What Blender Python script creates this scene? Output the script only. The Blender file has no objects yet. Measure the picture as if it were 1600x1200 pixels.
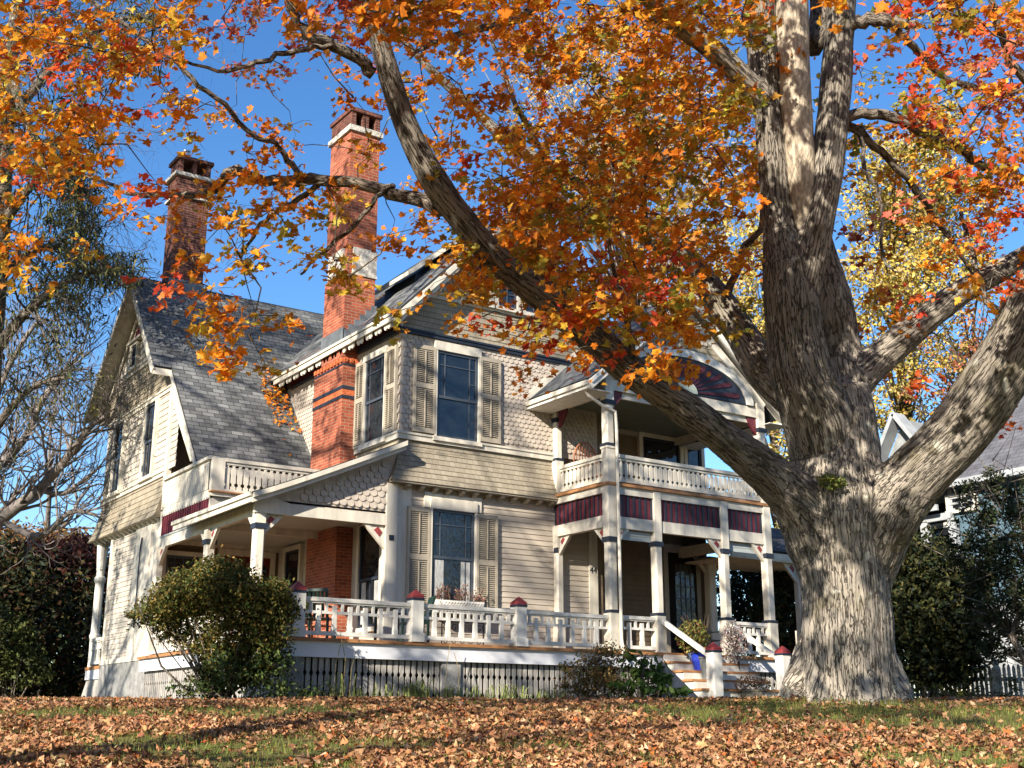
import bpy, math, random
import numpy as np
from mathutils import Vector, Matrix, noise
from math import sin, cos, pi, radians, sqrt, exp, atan2

# ------------------------------------------------------------------ camera, sky, sun
SC = bpy.context.scene
COL = SC.collection
YAW, PITCH, FPX = 0.600369, 0.274856, 1891.46
_cy, _sy, _cp, _sp = cos(YAW), sin(YAW), cos(PITCH), sin(PITCH)
FWD = np.array([_cp * _sy, _cp * _cy, _sp]); RGT = np.array([_cy, -_sy, 0.0]); UPV = np.cross(RGT, FWD)
CAM = np.array([-12.05, -21.80, -1.61])
cam = bpy.data.cameras.new('camera'); camo = bpy.data.objects.new('camera', cam); COL.objects.link(camo)
camo.matrix_world = Matrix(((RGT[0], UPV[0], -FWD[0], CAM[0]), (RGT[1], UPV[1], -FWD[1], CAM[1]),
                            (RGT[2], UPV[2], -FWD[2], CAM[2]), (0, 0, 0, 1)))
cam.sensor_fit = 'HORIZONTAL'; cam.sensor_width = 36; cam.lens = 36 * FPX / 1600; cam.clip_end = 2000; cam.clip_start = .05
SC.camera = camo

SUN_DIR = Vector((1.0, .54, -.52)).normalized()          # the way the light travels
w = bpy.data.worlds.new('World'); SC.world = w; w.use_nodes = True
nt = w.node_tree; bg = nt.nodes['Background']
sky = nt.nodes.new('ShaderNodeTexSky'); sky.sky_type = 'NISHITA'; sky.sun_disc = False
sky.sun_elevation = math.asin(-SUN_DIR.z); sky.sun_rotation = atan2(-SUN_DIR.x, -SUN_DIR.y)
sky.air_density = 1.0; sky.dust_density = 0.1; sky.ozone_density = 2.5; sky.altitude = 300
hs = nt.nodes.new('ShaderNodeHueSaturation'); hs.inputs['Saturation'].default_value = 1.25; hs.inputs['Hue'].default_value = .505
nt.links.new(sky.outputs[0], hs.inputs['Color']); nt.links.new(hs.outputs[0], bg.inputs[0]); bg.inputs[1].default_value = 0.098
sl = bpy.data.lights.new('sun', 'SUN'); sl.energy = 5.0; sl.angle = radians(.5); sl.color = (1, .92, .80)
slo = bpy.data.objects.new('sun', sl); COL.objects.link(slo)
slo.rotation_euler = SUN_DIR.to_track_quat('-Z', 'Y').to_euler()
SC.view_settings.view_transform = 'Standard'; SC.view_settings.look = 'None'
SC.view_settings.exposure = 1.22; SC.view_settings.gamma = 1
SC.cycles.max_bounces = 6; SC.cycles.diffuse_bounces = 2; SC.cycles.glossy_bounces = 3; SC.cycles.transparent_max_bounces = 8

rnd = random.Random(7)
rng = np.random.default_rng(11)

def at(px, py, d):
    """point seen at photo pixel px,py, d metres along the view axis"""
    return CAM + (FWD + RGT * (px - 800) / FPX - UPV * (py - 600) / FPX) * d
def prj(P):
    d = P - CAM; z = d @ FWD
    return 800 + FPX * (d @ RGT) / z, 600 - FPX * (d @ UPV) / z, z

_gs = np.array([-400, -8, 0, 4, 8, 11, 14.5, 18, 22, 30, 60, 500.]); _gz = np.array([-3.3, -3.3, -3.2, -2.72, -2.12, -1.76, -1.46, -1.31, -1.225, -1.19, -1.15, -1.0])
HF = np.array([_sy, _cy])
TREE = at(1325, 1098, 14.5)
def ground(x, y):
    x = np.asarray(x, float); y = np.asarray(y, float)
    s = (x - CAM[0]) * HF[0] + (y - CAM[1]) * HF[1]
    z = (np.interp(s - .8, _gs, _gz) + np.interp(s, _gs, _gz) + np.interp(s + .8, _gs, _gz)) / 3
    r2 = (x - TREE[0]) ** 2 + (y - TREE[1]) ** 2
    return z + .16 * np.exp(-r2 / 1.6) + .025 * np.sin(x * .9 + 1) * np.cos(y * .8)

# ------------------------------------------------------------------ materials
MATS = {}
def mat(name, col, rough=.75, spec=.3, var=.12, scale=6., bump=0., bscale=40., metal=0., stretch=(1, 1, 1), col2=None):
    m = bpy.data.materials.new(name); m.use_nodes = True; MATS[name] = m
    n = m.node_tree.nodes; l = m.node_tree.links; b = n['Principled BSDF']
    b.inputs['Roughness'].default_value = rough; b.inputs['Specular IOR Level'].default_value = spec; b.inputs['Metallic'].default_value = metal
    tc = n.new('ShaderNodeTexCoord'); mp = n.new('ShaderNodeMapping'); mp.inputs['Scale'].default_value = stretch
    l.new(tc.outputs['Object'], mp.inputs[0])
    nz = n.new('ShaderNodeTexNoise'); nz.inputs['Scale'].default_value = scale; nz.inputs['Detail'].default_value = 6
    l.new(mp.outputs[0], nz.inputs['Vector'])
    rp = n.new('ShaderNodeValToRGB'); rp.color_ramp.elements[0].position = .3; rp.color_ramp.elements[1].position = .7
    c0 = col2 if col2 else [c * (1 - var * 1.6) for c in col]
    c1 = col if col2 else [min(1, c * (1 + var)) for c in col]
    rp.color_ramp.elements[0].color = (*c0, 1); rp.color_ramp.elements[1].color = (*c1, 1)
    l.new(nz.outputs[0], rp.inputs[0]); l.new(rp.outputs[0], b.inputs['Base Color'])
    if bump:
        nb = n.new('ShaderNodeTexNoise'); nb.inputs['Scale'].default_value = bscale; nb.inputs['Detail'].default_value = 5
        l.new(mp.outputs[0], nb.inputs['Vector'])
        bp = n.new('ShaderNodeBump'); bp.inputs['Strength'].default_value = bump; bp.inputs['Distance'].default_value = .02
        l.new(nb.outputs[0], bp.inputs['Height']); l.new(bp.outputs[0], b.inputs['Normal'])
    return m

def brick_mat(name, c1, c2, mortar, bw, bh, msize, rough=.85, bump=.6, bias=0., noise_amt=.35, offset=.5, tint=None):
    """bricks / shingles laid out in the metre UVs of the face"""
    m = bpy.data.materials.new(name); m.use_nodes = True; MATS[name] = m
    n = m.node_tree.nodes; l = m.node_tree.links; b = n['Principled BSDF']
    b.inputs['Roughness'].default_value = rough; b.inputs['Specular IOR Level'].default_value = .25
    uv = n.new('ShaderNodeUVMap'); br = n.new('ShaderNodeTexBrick')
    br.inputs['Color1'].default_value = (*c1, 1); br.inputs['Color2'].default_value = (*c2, 1); br.inputs['Mortar'].default_value = (*mortar, 1)
    br.inputs['Scale'].default_value = 1; br.inputs['Mortar Size'].default_value = msize; br.inputs['Bias'].default_value = bias
    br.inputs['Brick Width'].default_value = bw; br.inputs['Row Height'].default_value = bh; br.offset = offset
    l.new(uv.outputs[0], br.inputs[0])
    nz = n.new('ShaderNodeTexNoise'); nz.inputs['Scale'].default_value = 2.2; nz.inputs['Detail'].default_value = 8
    tc = n.new('ShaderNodeTexCoord'); l.new(tc.outputs['Object'], nz.inputs['Vector'])
    mr = n.new('ShaderNodeMapRange'); mr.inputs[3].default_value = 1 - noise_amt; mr.inputs[4].default_value = 1 + noise_amt
    mr.inputs[1].default_value = .3; mr.inputs[2].default_value = .7
    l.new(nz.outputs[0], mr.inputs[0])
    mx = n.new('ShaderNodeMix'); mx.data_type = 'RGBA'; mx.blend_type = 'MULTIPLY'; mx.inputs[0].default_value = 1
    l.new(br.outputs[0], mx.inputs[6]); l.new(mr.outputs[0], mx.inputs[7]); l.new(mx.outputs[2], b.inputs['Base Color'])
    bp = n.new('ShaderNodeBump'); bp.inputs['Strength'].default_value = bump; bp.inputs['Distance'].default_value = .012; bp.invert = True
    n2 = n.new('ShaderNodeTexNoise'); n2.inputs['Scale'].default_value = 60; l.new(tc.outputs['Object'], n2.inputs['Vector'])
    ad = n.new('ShaderNodeMath'); ad.operation = 'MULTIPLY_ADD'; ad.inputs[1].default_value = .35
    l.new(n2.outputs[0], ad.inputs[0]); l.new(br.outputs['Fac'], ad.inputs[2]); l.new(ad.outputs[0], bp.inputs['Height']); l.new(bp.outputs[0], b.inputs['Normal'])
    return m

def leaf_mat(name, trans=.4, rough=.55, spec=.25):
    m = bpy.data.materials.new(name); m.use_nodes = True; MATS[name] = m
    n = m.node_tree.nodes; l = m.node_tree.links; b = n['Principled BSDF']; out = n['Material Output']
    b.inputs['Roughness'].default_value = rough; b.inputs['Specular IOR Level'].default_value = spec
    a = n.new('ShaderNodeAttribute'); a.attribute_name = 'Col'
    nz = n.new('ShaderNodeTexNoise'); nz.inputs['Scale'].default_value = 25; nz.inputs['Detail'].default_value = 3
    tc = n.new('ShaderNodeTexCoord'); l.new(tc.outputs['Object'], nz.inputs['Vector'])
    mr = n.new('ShaderNodeMapRange'); mr.inputs[1].default_value = .3; mr.inputs[2].default_value = .7; mr.inputs[3].default_value = .7; mr.inputs[4].default_value = 1.25
    l.new(nz.outputs[0], mr.inputs[0])
    mx = n.new('ShaderNodeMix'); mx.data_type = 'RGBA'; mx.blend_type = 'MULTIPLY'; mx.inputs[0].default_value = 1
    l.new(a.outputs['Color'], mx.inputs[6]); l.new(mr.outputs[0], mx.inputs[7])
    l.new(mx.outputs[2], b.inputs['Base Color'])
    if trans:
        t = n.new('ShaderNodeBsdfTranslucent'); l.new(mx.outputs[2], t.inputs[0])
        ms = n.new('ShaderNodeMixShader'); ms.inputs[0].default_value = trans
        l.new(b.outputs[0], ms.inputs[1]); l.new(t.outputs[0], ms.inputs[2]); l.new(ms.outputs[0], out.inputs[0])
    return m

def bark_mat(name, dark, light, lichen, moss):
    m = bpy.data.materials.new(name); m.use_nodes = True; MATS[name] = m
    n = m.node_tree.nodes; l = m.node_tree.links; b = n['Principled BSDF']
    b.inputs['Roughness'].default_value = .9; b.inputs['Specular IOR Level'].default_value = .15
    a = n.new('ShaderNodeAttribute'); a.attribute_name = 'bark'
    tc = n.new('ShaderNodeTexCoord')
    n1 = n.new('ShaderNodeTexNoise'); n1.inputs['Scale'].default_value = 26; n1.inputs['Detail'].default_value = 8; n1.inputs['Roughness'].default_value = .65
    n1.inputs['Distortion'].default_value = .25
    l.new(a.outputs['Vector'], n1.inputs['Vector'])
    def crack(scale, wid, off):
        q = n.new('ShaderNodeTexNoise'); q.inputs['Scale'].default_value = scale; q.inputs['Detail'].default_value = 4; q.inputs['Roughness'].default_value = .55; q.inputs['Distortion'].default_value = .3
        ma = n.new('ShaderNodeVectorMath'); ma.operation = 'ADD'; ma.inputs[1].default_value = (off, off * 2, off); l.new(a.outputs['Vector'], ma.inputs[0]); l.new(ma.outputs[0], q.inputs['Vector'])
        s1 = n.new('ShaderNodeMath'); s1.operation = 'SUBTRACT'; s1.inputs[1].default_value = .5; l.new(q.outputs[0], s1.inputs[0])
        s2 = n.new('ShaderNodeMath'); s2.operation = 'ABSOLUTE'; l.new(s1.outputs[0], s2.inputs[0])
        s3 = n.new('ShaderNodeMapRange'); s3.inputs[2].default_value = wid; l.new(s2.outputs[0], s3.inputs[0]); return s3.outputs[0]
    k1 = crack(11, .020, 0); k2 = crack(26, .030, 3.3)
    mm = n.new('ShaderNodeMath'); mm.operation = 'MULTIPLY'; l.new(k1, mm.inputs[0]); l.new(k2, mm.inputs[1])
    hh = n.new('ShaderNodeMath'); hh.operation = 'MULTIPLY_ADD'; hh.inputs[1].default_value = .5; l.new(n1.outputs[0], hh.inputs[0]); 
    m3 = n.new('ShaderNodeMath'); m3.operation = 'MULTIPLY'; m3.inputs[1].default_value = .62; l.new(mm.outputs[0], m3.inputs[0]); l.new(m3.outputs[0], hh.inputs[2])
    r1 = n.new('ShaderNodeValToRGB'); r1.color_ramp.elements[0].position = .24; r1.color_ramp.elements[1].position = .86
    r1.color_ramp.elements[0].color = (*dark, 1); r1.color_ramp.elements[1].color = (*light, 1)
    l.new(hh.outputs[0], r1.inputs[0])
    def layer(prev, col, scale, lo, hi, amt):
        q = n.new('ShaderNodeTexNoise'); q.inputs['Scale'].default_value = scale; q.inputs['Detail'].default_value = 6
        l.new(tc.outputs['Object'], q.inputs['Vector'])
        mr = n.new('ShaderNodeMapRange'); mr.inputs[1].default_value = lo; mr.inputs[2].default_value = hi; mr.inputs[4].default_value = amt
        l.new(q.outputs[0], mr.inputs[0])
        mx = n.new('ShaderNodeMix'); mx.data_type = 'RGBA'; mx.inputs[7].default_value = (*col, 1)
        l.new(mr.outputs[0], mx.inputs[0]); l.new(prev, mx.inputs[6]); return mx.outputs[2]
    o = layer(r1.outputs[0], [c * .55 for c in light], 1.1, .52, .72, .45)
    o = layer(o, moss, 2.3, .58, .68, .6)
    o = layer(o, lichen, 4.5, .64, .69, .7)
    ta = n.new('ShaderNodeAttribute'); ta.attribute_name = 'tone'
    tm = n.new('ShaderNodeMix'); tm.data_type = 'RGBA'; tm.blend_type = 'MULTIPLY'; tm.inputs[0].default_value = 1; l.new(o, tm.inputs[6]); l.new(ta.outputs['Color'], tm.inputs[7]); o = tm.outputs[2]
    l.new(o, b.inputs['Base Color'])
    bp = n.new('ShaderNodeBump'); bp.inputs['Strength'].default_value = 1; bp.inputs['Distance'].default_value = .04
    l.new(hh.outputs[0], bp.inputs['Height']); l.new(bp.outputs[0], b.inputs['Normal'])
    return m

CREAM = mat('cream_trim', (.58, .53, .435), .55, .35, .13, 2.0, .12, 60, stretch=(3, 3, .7))
WHITE = mat('white_trim', (.63, .60, .535), .5, .35, .13, 2.0, .1, 50, stretch=(3, 3, .7))
GREYWHITE = mat('grey_white_trim', (.64, .64, .655), .55, .3, .05, 2, .1, 50)
CLAP = mat('beige_clapboard', (.455, .39, .31), .7, .25, .08, 2.5, .15, 40, stretch=(.3, .3, 3))
SHING = brick_mat('tan_shingle', (.32, .275, .20), (.255, .215, .155), (.16, .13, .09), .14, .5, .004, .8, .5, 0, .14)
WINGSH = brick_mat('grey_beige_shingle', (.50, .45, .375), (.40, .36, .30), (.14, .12, .10), .15, .5, .004, .8, .5, 0, .15)
SCALE = mat('fishscale_paint', (.455, .39, .32), .7, .25, .12, 9)
MAROON = mat('maroon_paint', (.11, .018, .026), .55, .35, .15, 8)
DKRED = mat('dark_red_paint', (.13, .018, .012), .6, .3, .15, 5)
CAPRED = mat('cap_red', (.24, .035, .035), .55, .35, .15, 8)
NAVY = mat('navy_paint', (.02, .026, .04), .5, .35, .1, 8)
SASH = mat('sash_blue_black', (.050, .062, .080), .45, .4, .1, 8)
TAN = mat('shutter_tan', (.34, .295, .225), .6, .3, .08, 8)
ROOF = brick_mat('roof_shingle', (.19, .192, .185), (.080, .083, .082), (.028, .03, .034), .30, .145, .008, .9, .9, .1, .30)
ROOFDK = brick_mat('roof_shingle_dark', (.10, .105, .115), (.06, .065, .07), (.02, .022, .025), .25, .13, .008, .9, .7, 0, .25)
BRICK = brick_mat('red_brick', (.37, .095, .045), (.20, .045, .022), (.33, .20, .14), .21, .072, .007, .85, .8, 0, .25)
BRICKDK = brick_mat('shade_toned_brick', (.125, .038, .025), (.075, .026, .018), (.20, .12, .09), .21, .072, .007, .9, .8, 0, .35)  # red brick with the ridge chimney's shade put into its colour
TERRA = mat('terracotta', (.46, .12, .045), .8, .2, .35, 20, .8, 25)
STONE = mat('pale_stone', (.50, .46, .39), .9, .2, .3, 12, .6, 30)
GRANITE = mat('granite', (.25, .245, .23), .9, .2, .25, 5, .6, 18)
LEAD = mat('lead_flashing', (.16, .175, .185), .5, .4, .2, 4, metal=.3)
GREYWOOD = mat('weathered_wood', (.36, .335, .30), .85, .2, .25, 5, .4, 20, stretch=(4, 4, .6))
DECK = mat('deck_wood', (.36, .17, .07), .6, .3, .25, 6, .3, 20, stretch=(.5, 3, 3))
CEIL = mat('porch_ceiling', (.36, .39, .37), .6, .3, .05, 3)
CEILDK = mat('green_ceiling', (.14, .17, .14), .6, .3, .08, 3)
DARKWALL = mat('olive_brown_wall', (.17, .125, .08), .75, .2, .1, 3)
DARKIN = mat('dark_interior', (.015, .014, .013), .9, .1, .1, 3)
CURT = mat('lace_curtain', (.42, .42, .40), .9, .1, .25, 20, .4, 30, stretch=(6, 6, .6))
GLASS = mat('window_glass', (.012, .014, .017), .03, 1.0, .2, 1.0)
MATS['window_glass'].node_tree.nodes['Principled BSDF'].inputs['IOR'].default_value = 1.45
def _wavy(m, s, d):
    n = m.node_tree.nodes; l = m.node_tree.links; b = n['Principled BSDF']
    q = n.new('ShaderNodeTexNoise'); q.inputs['Scale'].default_value = s; tc = n.new('ShaderNodeTexCoord'); l.new(tc.outputs['Object'], q.inputs['Vector'])
    bp = n.new('ShaderNodeBump'); bp.inputs['Distance'].default_value = d; bp.inputs['Strength'].default_value = 1; l.new(q.outputs[0], bp.inputs['Height']); l.new(bp.outputs[0], b.inputs['Normal'])
_wavy(GLASS, 3.5, .012)
IRON = mat('black_iron', (.012, .012, .013), .5, .4, .1)
GREENMETAL = mat('dark_green_metal', (.02, .045, .035), .45, .4, .1)
METAL = mat('galvanized', (.5, .5, .5), .35, .5, .1, metal=.9)
BLUEPOT = mat('blue_glaze', (.012, .03, .30), .12, .6, .15)
SLATEPOT = mat('slate_blue_glaze', (.10, .14, .24), .3, .5, .35, 9, stretch=(1, 1, 12))
GREYPOT = mat('grey_pot', (.14, .15, .15), .6, .3, .1)
SANDPOT = mat('sand_pot', (.30, .255, .175), .8, .2, .15)
WICKER = mat('cedar_slats', (.36, .15, .08), .7, .2, .2)
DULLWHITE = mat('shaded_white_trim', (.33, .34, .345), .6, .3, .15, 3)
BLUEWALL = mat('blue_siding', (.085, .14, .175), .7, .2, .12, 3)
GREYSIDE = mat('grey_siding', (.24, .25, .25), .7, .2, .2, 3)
SLATE = brick_mat('slate_roof', (.12, .12, .135), (.09, .09, .10), (.05, .05, .055), .3, .18, .008, .85, .5, 0, .25)
BAREWOOD = mat('bare_wood', (.50, .42, .31), .85, .2, .35, 8, .9, 14, stretch=(4, 4, .6))
STEM = mat('stem_brown', (.10, .07, .05), .9, .1, .2)
TWIGGREY = mat('twig_grey', (.22, .19, .17), .9, .1, .25, 5)
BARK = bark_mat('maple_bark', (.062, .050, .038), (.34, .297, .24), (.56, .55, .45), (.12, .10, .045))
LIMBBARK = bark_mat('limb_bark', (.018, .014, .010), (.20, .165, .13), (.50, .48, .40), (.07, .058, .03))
LEAF = leaf_mat('maple_leaf', .55)
FOL = leaf_mat('foliage', .25, .6, .2)
DRY = leaf_mat('dry_leaf', .12, .7, .15)

# ------------------------------------------------------------------ mesh helpers
def origin(o):
    v = np.zeros(3)
    while o is not None:
        v = v + np.array(o.location); o = o.parent
    return v
class MB:
    def __init__(s): s.v = []; s.f = []; s.uv = []
    def face(s, pts, uvs=None):
        i = len(s.v); s.v += [tuple(p) for p in pts]; s.f.append(tuple(range(i, i + len(pts))))
        s.uv.append(uvs if uvs else [(0, 0)] * len(pts))
    def box(s, x0, x1, y0, y1, z0, z1):
        P = lambda a, b, c: ((x0, x1)[a], (y0, y1)[b], (z0, z1)[c])
        for q, ax in (((P(0,0,0),P(1,0,0),P(1,0,1),P(0,0,1)), 0), ((P(1,1,0),P(0,1,0),P(0,1,1),P(1,1,1)), 0),
                  ((P(0,1,0),P(0,0,0),P(0,0,1),P(0,1,1)), 1), ((P(1,0,0),P(1,1,0),P(1,1,1),P(1,0,1)), 1),
                  ((P(0,0,1),P(1,0,1),P(1,1,1),P(0,1,1)), 2), ((P(0,1,0),P(1,1,0),P(1,0,0),P(0,0,0)), 2)):
            s.face(q, [((p[0], p[2]) if ax == 0 else (p[1], p[2]) if ax == 1 else (p[0], p[1])) for p in q])
        return s
    def beam(s, a, b, wid, hei, up=(0, 0, 1)):
        a = Vector(a); b = Vector(b); d = (b - a).normalized(); up = Vector(up)
        if abs(d.dot(up)) > .98: up = Vector((0, 1, 0))
        sd = d.cross(up).normalized() * wid / 2; u = sd.cross(d).normalized() * hei / 2
        L = (b - a).length
        A = [a - sd - u, a + sd - u, a + sd + u, a - sd + u]; B = [p + (b - a) for p in A]
        for i in range(4):
            j = (i + 1) % 4; s.face([A[i], A[j], B[j], B[i]], [(0, 0), (wid, 0), (wid, L), (0, L)])
        s.face(A[::-1]); s.face(B); return s
    def prism(s, poly, off):
        """poly: list of 3D points, off: extrusion vector"""
        off = Vector(off); A = [Vector(p) for p in poly]; B = [p + off for p in A]; n = len(A)
        s.face(A); s.face(B[::-1])
        for i in range(n):
            j = (i + 1) % n; s.face([A[j], A[i], B[i], B[j]])
        return s
    def lathe(s, c, prof, n=16):
        c = Vector(c)
        R = [[c + Vector((r * cos(2*pi*k/n), r * sin(2*pi*k/n), z)) for k in range(n)] for r, z in prof]
        for a, b in zip(R, R[1:]):
            for k in range(n): s.face([a[k], a[(k+1) % n], b[(k+1) % n], b[k]])
        return s
    def tube(s, pts, rad, n=6, cap=True):
        P = [Vector(p) for p in pts]; rad = rad if hasattr(rad, '__len__') else [rad] * len(P)
        t = (P[1] - P[0]).normalized(); u = t.orthogonal().normalized(); rings = []
        for i, p in enumerate(P):
            t2 = (P[min(i+1, len(P)-1)] - P[max(i-1, 0)])
            t2 = t2.normalized() if t2.length > 1e-9 else t
            u = (u - t2 * u.dot(t2)); u = u.normalized() if u.length > 1e-6 else t2.orthogonal().normalized()
            v = t2.cross(u); t = t2
            rings.append([p + (u * cos(2*pi*k/n) + v * sin(2*pi*k/n)) * rad[i] for k in range(n)])
        i0 = len(s.v)
        for r in rings: s.v += [tuple(q) for q in r]
        for i in range(len(P) - 1):
            for k in range(n):
                s.f.append((i0+i*n+k, i0+i*n+(k+1) % n, i0+(i+1)*n+(k+1) % n, i0+(i+1)*n+k)); s.uv.append([(0, 0)] * 4)
        if cap:
            s.f.append(tuple(i0 + k for k in range(n))[::-1]); s.uv.append([(0, 0)] * n)
            s.f.append(tuple(i0 + (len(P)-1)*n + k for k in range(n))); s.uv.append([(0, 0)] * n)
        return s
    def build(s, name, m, parent=None, smooth=False, loc=None):
        me = bpy.data.meshes.new(name)
        o = bpy.data.objects.new(name, me); COL.objects.link(o); me.materials.append(m)
        if parent is not None: o.parent = parent
        if loc is not None: o.location = loc
        off = origin(o)
        v = np.array(s.v, float).reshape(-1, 3) - off
        me.from_pydata(v.tolist(), [], s.f)
        ul = me.uv_layers.new(name='UVMap'); flat = [c for f in s.uv for p in f for c in p]
        ul.data.foreach_set('uv', flat)
        if smooth: me.polygons.foreach_set('use_smooth', [True] * len(me.polygons))
        me.update(); return o
def tag(o, label, cat, group=None):
    o['label'] = label; o['category'] = cat
    if group: o['group'] = group
    return o
def thing(name, label, cat, loc=(0, 0, 0), group=None):
    o = bpy.data.objects.new(name, None); COL.objects.link(o); o.location = loc; o.empty_display_size = .2
    return tag(o, label, cat, group)

_half = [(.10,-.02),(.30,-.12),(.27,.02),(.40,.08),(.30,.16),(.44,.25),(.60,.40),(.44,.42),(.40,.54),(.24,.46),(.20,.62),(.26,.72),(.10,.78)]
MAPLE_T = np.array([(0,0)] + _half + [(0,1)] + [(-a, b + .015) for a, b in _half]); _h = len(_half)
MAPLE_F = [tuple(range(0, _h + 2)), (0, _h + 1) + tuple(range(2 * _h + 1, _h + 1, -1))]
STAR_T = np.array([(0,0),(.36,-.10),(.27,.12),(.56,.36),(.27,.40),(.21,.60),(0,.98),(-.36,-.10),(-.27,.12),(-.56,.36),(-.27,.40),(-.21,.60)])
STAR_F = [(0,1,2,3,4,5,6),(0,6,11,10,9,8,7)]
OVAL_T = np.array([(0,0),(.22,.3),(.2,.65),(0,1),(-.22,.3),(-.2,.65)])
OVAL_F = [(0,1,2,3),(0,3,5,4)]
DIAM_T = np.array([(0,0),(.3,.5),(0,1),(-.3,.5)]); DIAM_F = [(0,1,2),(0,2,3)]
def leaves(name, C, N, S, colr, m, parent, T=MAPLE_T, F=MAPLE_F, fold=.25, curl=.0, dirs=None, jit=0.):
    """one leaf per row of C (centres), facing N, size S, colour colr"""
    n = len(C)
    N = N / (np.linalg.norm(N, axis=1, keepdims=True) + 1e-9)
    a = rng.normal(size=(n, 3)) if dirs is None else dirs
    Y = a - N * np.sum(a * N, axis=1, keepdims=True); Y /= (np.linalg.norm(Y, axis=1, keepdims=True) + 1e-9)
    X = np.cross(Y, N)
    f = rng.normal(fold, .18, size=(n, 1)); cu = rng.normal(curl, .25, size=(n, 1))
    tx = T[None, :, 0]; ty = T[None, :, 1] - .45
    tz = np.abs(tx) * f + cu * ty * ty
    if jit:
        e = rng.normal(0, jit, (3, n, len(T))); tx = tx + e[0]; ty = ty + e[1]; tz = tz + e[2]
    V = C[:, None] + S[:, None, None] * (X[:, None] * tx[..., None] + Y[:, None] * ty[..., None] + N[:, None] * tz[..., None])
    k = len(T); V = V.reshape(-1, 3)
    me = bpy.data.meshes.new(name); o = bpy.data.objects.new(name, me); COL.objects.link(o); me.materials.append(m)
    if parent is not None: o.parent = parent
    V = V - origin(o)
    ls = [len(q) for q in F]; flat = np.concatenate([np.array(q) for q in F])
    me.vertices.add(n * k); me.vertices.foreach_set('co', V.ravel())
    idx = (flat[None] + (np.arange(n) * k)[:, None]).ravel()
    me.loops.add(len(idx)); me.loops.foreach_set('vertex_index', idx.astype(np.int32))
    st = np.concatenate([[0], np.cumsum(ls)])[:-1]
    starts = (st[None] + (np.arange(n) * sum(ls))[:, None]).ravel()
    me.polygons.add(len(starts)); me.polygons.foreach_set('loop_start', starts.astype(np.int32))
    me.polygons.foreach_set('loop_total', np.tile(ls, n).astype(np.int32))
    at_ = me.color_attributes.new('Col', 'FLOAT_COLOR', 'POINT')
    cc = np.concatenate([colr, np.ones((n, 1))], 1); at_.data.foreach_set('color', np.repeat(cc, k, axis=0).ravel().astype(np.float32))
    me.update(calc_edges=True); me.validate(); return o
def pal(cols, n, wts=None, jit=.15):
    c = np.array(cols); i = rng.choice(len(c), n, p=None if wts is None else np.array(wts) / sum(wts))
    return np.clip(c[i] * (1 + rng.normal(0, jit, (n, 1))) * (1 + rng.normal(0, jit * .35, (n, 3))), .002, 1)
def rnd_dirs(n, up=0.): 
    d = rng.normal(size=(n, 3)); d[:, 2] += up; return d / np.linalg.norm(d, axis=1, keepdims=True)

# ------------------------------------------------------------------ the setting: lawn
def grid_axis(c, near, far, step): 
    a = list(np.arange(-near, near + .01, step)); b = [near * 1.35 ** k for k in range(1, 30) if near * 1.35 ** k < far]
    return np.array([c - q for q in b[::-1]] + [c + q for q in a] + [c + q for q in b])
gx = grid_axis(-2, 22, 700, .6); gy = grid_axis(-6, 20, 700, .6)
GX, GY = np.meshgrid(gx, gy); GZ = ground(GX, GY)
me = bpy.data.meshes.new('lawn'); nx, ny = len(gx), len(gy)
me.from_pydata(np.stack([GX, GY, GZ], -1).reshape(-1, 3).tolist(), [], [(j*nx+i, j*nx+i+1, (j+1)*nx+i+1, (j+1)*nx+i) for j in range(ny-1) for i in range(nx-1)])
me.polygons.foreach_set('use_smooth', [True] * len(me.polygons))
lawn = bpy.data.objects.new('lawn', me); COL.objects.link(lawn); lawn['kind'] = 'structure'
GRASSM = mat('lawn_ground', (.115, .125, .035), .95, .1, .3, 1.3, .7, 30, col2=(.16, .105, .05))
me.materials.append(GRASSM)

# ------------------------------------------------------------------ the house
BASE = (0, 0, -1.13)
HOUSE = thing('victorian_house', 'large beige Victorian house with cream trim, maroon panels, shutters and wrap-around porch', 'house', BASE)
H = HOUSE
def PF(u, w, z, y0=0.): return (u, y0 - w, z)
def PL(u, w, z, x0=0.): return (x0 - w, u, z)
def plane(kind, c):
    if kind == 'F': return lambda u, w, z: (u, c - w, z)
    return lambda u, w, z: (c - w, u, z)
def fl(kind): return 1 if kind == 'F' else -1
def wbox(mb, P, u0, u1, w0, w1, z0, z1):
    a = P(u0, w0, z0); b = P(u1, w1, z1)
    mb.box(min(a[0], b[0]), max(a[0], b[0]), min(a[1], b[1]), max(a[1], b[1]), z0, z1); return mb
def courses(mb, P, kind, z0, z1, step, thick, lim, w0=0.):
    """sawtooth courses; lim(z) gives (u0, u1)"""
    z = z0; k = 0
    while z < z1 - 1e-4:
        zt = min(z + step, z1); a0, a1 = lim(z); b0, b1 = lim(zt)
        wf0 = w0(z) if callable(w0) else w0; wf1 = w0(zt) if callable(w0) else w0
        if a1 - a0 > .01:
            A = P(a0, wf0 + thick, z); B = P(a1, wf0 + thick, z); C = P(b1, wf1 + .003, zt); D = P(b0, wf1 + .003, zt)
            E_ = P(a0, wf0, z); G = P(a1, wf0, z); o = (k * .37) % 1
            q = [A, B, C, D]; uv = [(a0 + o, z), (a1 + o, z), (b1 + o, zt), (b0 + o, zt)]
            e = [E_, G, B, A]; euv = [(a0 + o, z)] * 4
            if kind == 'L': q = q[::-1]; uv = uv[::-1]; e = e[::-1]
            mb.face(q, uv); mb.face(e, euv)
        z = zt; k += 1
    return mb
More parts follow.
